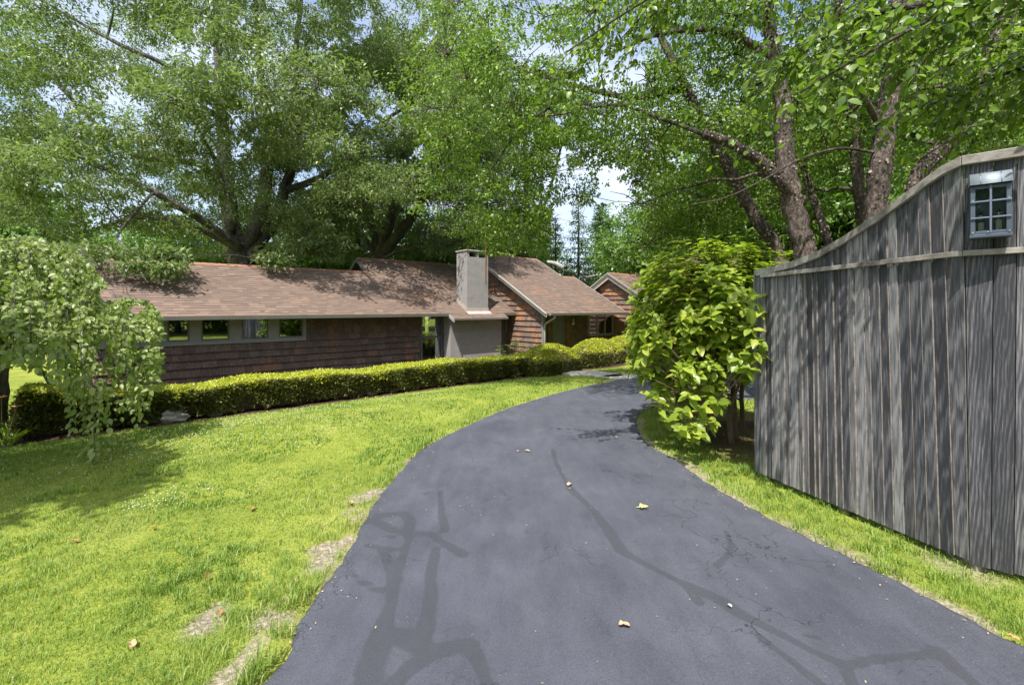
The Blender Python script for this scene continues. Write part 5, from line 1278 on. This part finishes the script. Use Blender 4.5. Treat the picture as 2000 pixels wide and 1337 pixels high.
def place(root, first, px, Y, top_py, h, rz, label, grp=GR):
    X = (px-1000)/F*Y; z = H-(top_py-HOR)/F*Y; sc_ = z/h
    if first: root.location = (X, Y, -.1); root.rotation_euler = (0, 0, rz); root.scale = (sc_,)*3; root['label'] = label; root['group'] = grp; return root
    r = dup(root, (X, Y, -.1), rz, sc_, label); r['group'] = grp; return r
FT = [(fA,-60,24,250,'sunlit woodland tree showing left of the weeping tree top'),(fB,60,34,430,'low far tree behind the weeping tree dome'),(fA,190,30,440,'far tree over the left end of the roof'),
 (fB,290,27,432,'far tree seen under the great oak left limb'),(fA,385,26,420,'yellow green far tree left of the great oak trunk'),(fB,560,28,400,'far tree right of the great oak trunk'),
 (fA,650,27,410,'far tree between the two oaks'),(fB,760,30,395,'far tree behind the second oak trunks'),(fA,850,27,410,'far tree right of the second oak'),(fB,950,26,420,'dark far tree behind the chimney'),
 (fA,1040,34,455,'pale far tree above the right roof slope'),(fB,1260,24,400,'far tree over the small far gable'),(fA,1350,20,330,'woodland tree behind the bush top'),(fB,1440,17,250,'woodland tree left of the leaning birch'),
 (fA,1560,16,180,'woodland tree behind the thick birch trunk'),(fB,1640,18,150,'sunlit woodland tree between the birch trunks'),(fA,1760,15,120,'woodland tree right of the darkest birch trunk'),(fB,1890,16,80,'woodland tree above the fence corner'),(fA,2010,13,60,'woodland tree above the lantern')]
seen = set()
BT = [(fA,9.5,-7.5,'tree behind the photographer, mirrored in the window panes'),(fB,15,-2,'tree far right of the fence, mirrored in the window panes'),(fA,2,-12,'tree across the lawn behind the photographer'),(fB,-8,-11,'tree behind the photographer on the left'),(fA,18,5,'tree right of the fence beyond the frame'),(fB,13,-9,'tree deeper behind the photographer on the right')]
for k, (pt, px, Y, tp, lb) in enumerate(FT):
    place(pt, id(pt) not in seen, px, Y, tp, 9.9 if pt is fA else 10.9, k*1.3, lb); seen.add(id(pt))
CT = [(cA,1172,32,395,'full bright conifer right of the thin pine'),(cB,1130,30,392,'thin open pine with a bare trunk left of the full conifer'),(cA,1215,34,455,'yellow green conifer above the gable apex'),(cB,1085,30,420,'bluish thin conifer above the right roof'),(cA,1060,36,450,'far conifer low behind the right roof ridge'),(cA,1285,30,440,'shorter conifer right of the small far gable')]
for k, (pt, px, Y, tp, lb) in enumerate(CT):
    place(pt, id(pt) not in seen, px, Y, tp, 10.6 if pt is cA else 11.1, k*2.1, lb, 'conifers beyond the house'); seen.add(id(pt))
for k, (pt, x, y, lb) in enumerate(BT): dup(pt, (x, y, -2.0), k*1.7, 1.1, lb)['group'] = 'trees behind the photographer'
# dead limbs behind the right roof
def dead(name, pts, r0, r1, label, extra=()):
    mb = MB(); base = np.array(pts[0], float); pts = resample(pts, 14); mb.tube(pts-base, np.linspace(r0, r1, 14), 7, wob=.08)
    for e, a, b_ in extra: mb.tube(resample(e, 8)-base, np.linspace(a, b_, 8), 6, wob=.08)
    o = mb.build(name, M['dead_wood'], smooth=True); o.location = base; tag(o, label, 'dead branch', 'dead limbs beyond the right roof')
dead('dead_branch', [P(1093,660,22),P(1092,560,22),P(1091,535,22)], .12, .11, 'broken grey dead trunk with a bent limb behind the right roof slope', [([P(1100,524,22),P(1085,515,22),P(1068,511,22)], .16, .08)])
dead('dead_branch', [P(1105,680,25),P(1128,552,25),P(1148,541,25),P(1170,536,25),P(1194,529,25)], .1, .03, 'thin white dead branch rising left of the far gable apex', [([P(1146,542,25),P(1138,536,25)], .05, .02)])

# ---- ground cover
GRN = 230000
def grass():
    g = np.random.default_rng(91); Yv = np.exp(g.uniform(math.log(1.25), math.log(13.5), GRN*2)); Xv = (g.random(GRN*2)*2.5-1.25)*Yv
    k = (g.random(GRN*2) < np.clip(Yv/3.5, .33, 1)); X, Y = Xv[k], Yv[k]
    dm_ = dirt_mask(X, Y); ml = mulch_shade_mask(X, Y)
    k = ~inside(X, Y, poly_s) & (g.random(len(X)) > dm_*1.02) & (g.random(len(X)) > ml*1.3) & (np.hypot(X-2.85, Y-6.0) > .35)
    X, Y = X[k], Y[k]
    de = np.minimum(seg_dist(X, Y, Lc[::10]), seg_dist(X, Y, Rc[::10])); clump = noise2(X, Y, 3.2, 31); fine = noise2(X, Y, 14, 32)
    k = g.random(len(X)) < (.3+.95*fine); X, Y, de, clump, fine = [q_[k] for q_ in (X, Y, de, clump, fine)]
    n = len(X); near_e = np.exp(-de/.35)
    h = (.022+.03*clump*(.4+fine)+.085*near_e*(fine > .4)*g.random(n)**1.3)*g.uniform(.6, 1.3, n)
    tuft = sst((noise2(X, Y, 1.9, 35)-.5)/.25)*(fine > .35); h = h*(1+.35*tuft*(Y < 6)); wd = np.clip(.0011*Y, .0032, .012)*g.uniform(.7, 1.3, n)*(1+.5*tuft); Z = gz(X, Y)-.004
    a = g.random(n)*6.28; ln_ = g.uniform(.15, 1.1, n); out = np.stack([np.cos(a)*ln_, np.sin(a)*ln_, 0*a], 1); s = np.stack([-np.sin(a), np.cos(a), 0*a], 1)
    b = np.stack([X, Y, Z], 1); w2 = wd[:, None]/2; hh = h[:, None]; up = np.array([0, 0, 1.0])
    m1 = b+out*hh*.35+up*hh*.62; tp = b+out*hh*1.0+up*hh*(.95-.25*ln_[:, None])
    V = np.stack([b-s*w2, b+s*w2, m1+s*w2*.8, m1-s*w2*.8, tp], 1).reshape(-1, 3)
    base = np.arange(n)[:, None]*5; loops = (base+np.array([[0,1,2,3,3,2,4]])).ravel(); st = (np.arange(n)[:, None]*7+np.array([[0,4]])).ravel(); tt = np.tile([4,3], n)
    rn = np.clip(g.random(n)*.5+.55*noise2(X*.6, Y*1.5, 1.1, 33)+.1*near_e-.02-.12*tuft, 0, 1); rn[g.random(n) < .035+.12*(noise2(X, Y, .9, 36) > .72)] = 1.0
    o = np_mesh('lawn_grass', V, loops, st, tt, M['grass'], rnd=np.repeat(rn, 2)); tag(o, 'bright green mown lawn grass with longer tufts along the drive', 'grass', kind='stuff')
grass()
def scatter_ground(n, fn, seed):
    g = np.random.default_rng(seed); return fn(g, n)
# clover flowers: pale specks in bands across the lawn
g = np.random.default_rng(95); pts = []
for (x0, y0, x1, y1, sp, n) in [(200,900,640,820,26,420),(240,1010,420,965,9,90),(420,830,900,770,18,300),(60,940,330,880,30,80),(600,880,800,800,30,90)]:
    t = g.random(n); pts.append(np.stack([x0+(x1-x0)*t, y0+(y1-y0)*t+g.normal(size=n)*sp], 1))
pts = np.vstack(pts); W3 = np.array([G(a, b_, -.06) for a, b_ in pts if b_ > 760]); W3[:, 2] = gz(W3[:, 0], W3[:, 1])+.035
W3 = W3[~inside(W3[:, 0], W3[:, 1], poly_s) & (mulch_shade_mask(W3[:, 0], W3[:, 1]) < .1)]
mb = MB()
for p in W3:
    r = .003+.003*g.random()+.0005*p[1]; V = [p+[r,0,0],p+[-r*.5,r*.87,0],p+[-r*.5,-r*.87,0],p+[0,0,r],p+[0,0,-r*.8]]; mb.add(V, [(0,1,3),(1,2,3),(2,0,3),(1,0,4),(2,1,4),(0,2,4)])
tag(mb.build('clover_flowers', M['clover']), 'tiny white clover flowers scattered in bands across the lawn', 'clover', kind='stuff')
# crumbs, seeds and petals on the drive and its edge
mb = MB(); cr_ = M['crumb'] = (lambda m: m)(plain('dry_crumbs', (.5,.38,.24), .9, var=.5, sc=40))
gg = np.random.default_rng(97)
for k in range(1000):
    Y = math.exp(gg.uniform(math.log(2.0), math.log(10))); i = int(gg.integers(0, NL))
    if k % 3:
        side = Lc if gg.random() < .4 else Rc; j = int(gg.integers(60, 330)); x, y = side[j]; x += abs(gg.normal())*.1*(1 if side is Lc else -1)+ (.0 if gg.random() < .5 else (-.06 if side is Lc else .08)); y += gg.normal()*.03
    else:
        j = int(gg.integers(50, 330)); t = gg.random(); x, y = Lc[j]*(1-t)+Rc[j]*t
    z = (.019 if inside(np.array([x]), np.array([y]), poly_s)[0] else .006)
    r = gg.uniform(.002, .007)*(1+.1*y); a = gg.random()*6.28; c, s_ = math.cos(a)*r, math.sin(a)*r
    mb.add([(x-c, y-s_, z), (x+s_*.5, y-c*.5, z+.002), (x+c, y+s_, z+r*.3), (x-s_*.5, y+c*.5, z+.003)], [(0,1,2,3)])
tag(mb.build('leaf_crumbs', M['crumb']), 'dry seeds and leaf crumbs sprinkled on the drive and its edges', 'litter', kind='stuff')
# fallen leaves one can count
def fallen(px, py, size, col, label, lobed=False, z=.022, curl=.25):
    p = G(px, py); zz = z if inside(np.array([p[0]]), np.array([p[1]]), poly_s)[0] else float(gz(p[0], p[1]))+.024
    g = np.random.default_rng(int(px)); n = 14; V = [(0, 0, .004)]
    for i in range(n):
        a = 2*math.pi*i/n; r = size*(.5+(.28*math.cos(5*a) if lobed else .0))*(1 if lobed else (1.0 if abs(math.cos(a)) > .5 else .62)); r *= g.uniform(.9, 1.1)
        V.append((r*math.cos(a), r*math.sin(a)*.8, curl*size*abs(math.sin(a))*g.uniform(.5, 1.2)+.003))
    mb = MB(); mb.add(V, [(0, i+1, (i+1) % n+1) for i in range(n)]); nm = 'leaf_'+'_'.join(str(int(c*100)) for c in col)
    m = bpy.data.materials.get(nm) or leafmat(nm, [(0, tuple(c*.75 for c in col)), (1, col)], (1, 1, 1), tf=.15, rough=.7, spec=.2)
    o = mb.build('fallen_leaf', m, smooth=False); o.location = (p[0], p[1], zz); o.rotation_euler = (0, 0, g.random()*6.28)
    tag(o, label, 'leaf', 'fallen leaves')
YL_, TN, OR, RD = (.62,.6,.28), (.6,.42,.25), (.48,.25,.1), (.28,.12,.06)
for a in [(1255,996,.085,YL_,'pale yellow lobed leaf lying on the drive right of the sealed crack',True),(1219,1228,.06,TN,'tan curled leaf alone on the near middle of the drive'),
 (1112,950,.075,(.6,.52,.36),'pale bent leaf lying on the sealed crack'),(1030,884,.06,(.6,.48,.32),'light tan leaf on the left of the drive, right of a tiny one'),(1012,884,.035,(.6,.56,.5),'tiny whitish leaf bit left of the light tan leaf'),
 (685,986,.075,TN,'tan folded leaf on the bare soil at the grass edge'),(492,998,.06,OR,'orange leaf alone in the middle of the lawn'),(517,975,.035,RD,'small red brown leaf up and right of the orange lawn leaf'),
 (258,1267,.06,TN,'tan leaf in the grass at the lower left'),(430,1204,.045,OR,'orange leaf on the bare patch of the lawn'),(405,1133,.05,RD,'dark red leaf in the grass above the bare patch'),
 (1978,1253,.05,(.6,.36,.18),'tan leaf at the drive edge in the lower right corner'),(146,1062,.05,OR,'orange leaf in the left lawn near its bottom shade'),(195,882,.06,(.62,.36,.06),'yellow leaf under the weeping tree tips'),
 (265,910,.05,(.55,.33,.08),'amber leaf in the shaded lawn'),(300,1037,.04,RD,'brown red leaf in the lawn left of the clover'),(1425,1190,.03,(.6,.6,.55),'white scrap on the long sealed crack'),(1240,818,.05,YL_,'yellow leaf at the far bend of the drive'),
 (1215,762,.06,(.3,.28,.2),'dark dry leaf near the far end of the drive'),(1203,857,.05,TN,'small tan leaf in the shaded part of the drive'),(1098,803,.04,RD,'reddish speck of leaf on the far drive')]:
    fallen(*a)
# flagstones of the front path
for k, (px, py, a, b_, lb) in enumerate([(1212,738.5,.5,.3,'flagstone nearest the drive on the front path'),(1183,735.5,.42,.3,'second flagstone from the drive on the front path'),(1160,731.5,.45,.32,'middle flagstone of the front path'),(1137,728.5,.45,.33,'fourth flagstone from the drive, touching the clipped mound'),(1120,724,.4,.35,'farthest flagstone, between two clipped mounds')]):
    p = G(px, py, -.02); mb = MB(); g = np.random.default_rng(200+k); n_ = 9; V = []
    for z in (-.03, .03):
        g = np.random.default_rng(200+k)
        for i in range(n_):
            an = 2*math.pi*i/n_; rr = g.uniform(.85, 1.1); V.append((math.cos(an)*a*rr, math.sin(an)*b_*rr*1.3, z))
    mb.add(V, [tuple(range(n_, 2*n_)), tuple(range(n_-1, -1, -1))]+[(i, (i+1) % n_, n_+(i+1) % n_, n_+i) for i in range(n_)])
    o = mb.build('flagstone', M['flagstone'], bevel=.01); o.location = (p[0], p[1], float(gz(p[0], p[1]))+.01); o.rotation_euler = (0, 0, .4); tag(o, lb, 'flagstone', 'flagstones of the front path')
# stones under the hedge
for k, (px, py, r, lb) in enumerate([(352,788,.22,'largest grey stone showing through the hedge left part'),(300,790,.12,'small stone under the hedge nearest the weeping tree'),(440,785,.13,'pinkish stone under the hedge'),(735,755,.1,'low stone at the hedge foot near its middle')]):
    Y = loc2w(sx(px, -3.1), -3.1)[1]; X = (px-1000)/F*Y; g = np.random.default_rng(300+k); me = bpy.data.meshes.new('stone'); bm = bmesh.new(); bmesh.ops.create_icosphere(bm, subdivisions=3, radius=r)
    for v in bm.verts: v.co = Vector((v.co.x*1.5, v.co.y*.7, v.co.z*.8))*(1+.16*math.sin(v.co.x*30+k)+.1*math.sin(v.co.z*41+v.co.y*20))
    bm.to_mesh(me); bm.free(); me.materials.append(M['boulder']); o = bpy.data.objects.new('stone', me); C.objects.link(o); o.location = (X, Y-.28, -.13); tag(o, lb, 'stone', 'stones under the hedge')
# lilies left of the hedge
g = np.random.default_rng(401)
for k in range(7):
    px = 2+k*9+g.uniform(-4, 4); Y = 6.7+g.uniform(-.3, .9); X = (px-1000)/F*Y; z = float(gz(X, Y))
    root = empty('daylily', (X, Y, z), 0, label=['daylily clump with an orange bloom at the left frame edge','second daylily clump from the left edge','daylily clump with yellow green arching leaves','daylily clump behind the front ones','daylily clump nearest the hedge end','tall daylily clump left of the hedge','small daylily clump by the mulch'][k], cat='flower', group='daylilies left of the hedge')
    n_ = 70; a = g.random(n_)*6.28; b0_ = np.stack([np.cos(a)*.05, np.sin(a)*.05, 0*a], 1); d = np.stack([np.cos(a)*.7, np.sin(a)*.7, .75+.4*g.random(n_)], 1)
    leaf_mesh('leaves', b0_, d, np.stack([-np.cos(a)*.3, -np.sin(a)*.3, 1+0*a], 1), (.3*g.uniform(.6, 1.2, n_)), .016, M['lily_leaf'], root, 'oval', g.random(n_), fold=.5)
    if k in (0, 1, 3, 5):
        mb = MB(); tx, ty = g.uniform(-.1, .1, 2); tz = .5+g.random()*.12; mb.tube([(0,0,0),(tx*.5,ty*.5,tz*.6),(tx,ty,tz)], [.005,.004,.003], 5); mb.build('stem', M['twig_green'], root)
        a = np.arange(6)*1.047; leaf_mesh('bloom', np.tile([tx, ty, tz], (6, 1)), np.stack([np.cos(a), np.sin(a), .45+0*a], 1), np.tile([0, 0, 1.0], (6, 1)), .09, .035, M['petal'], root, 'oval', g.random(6))
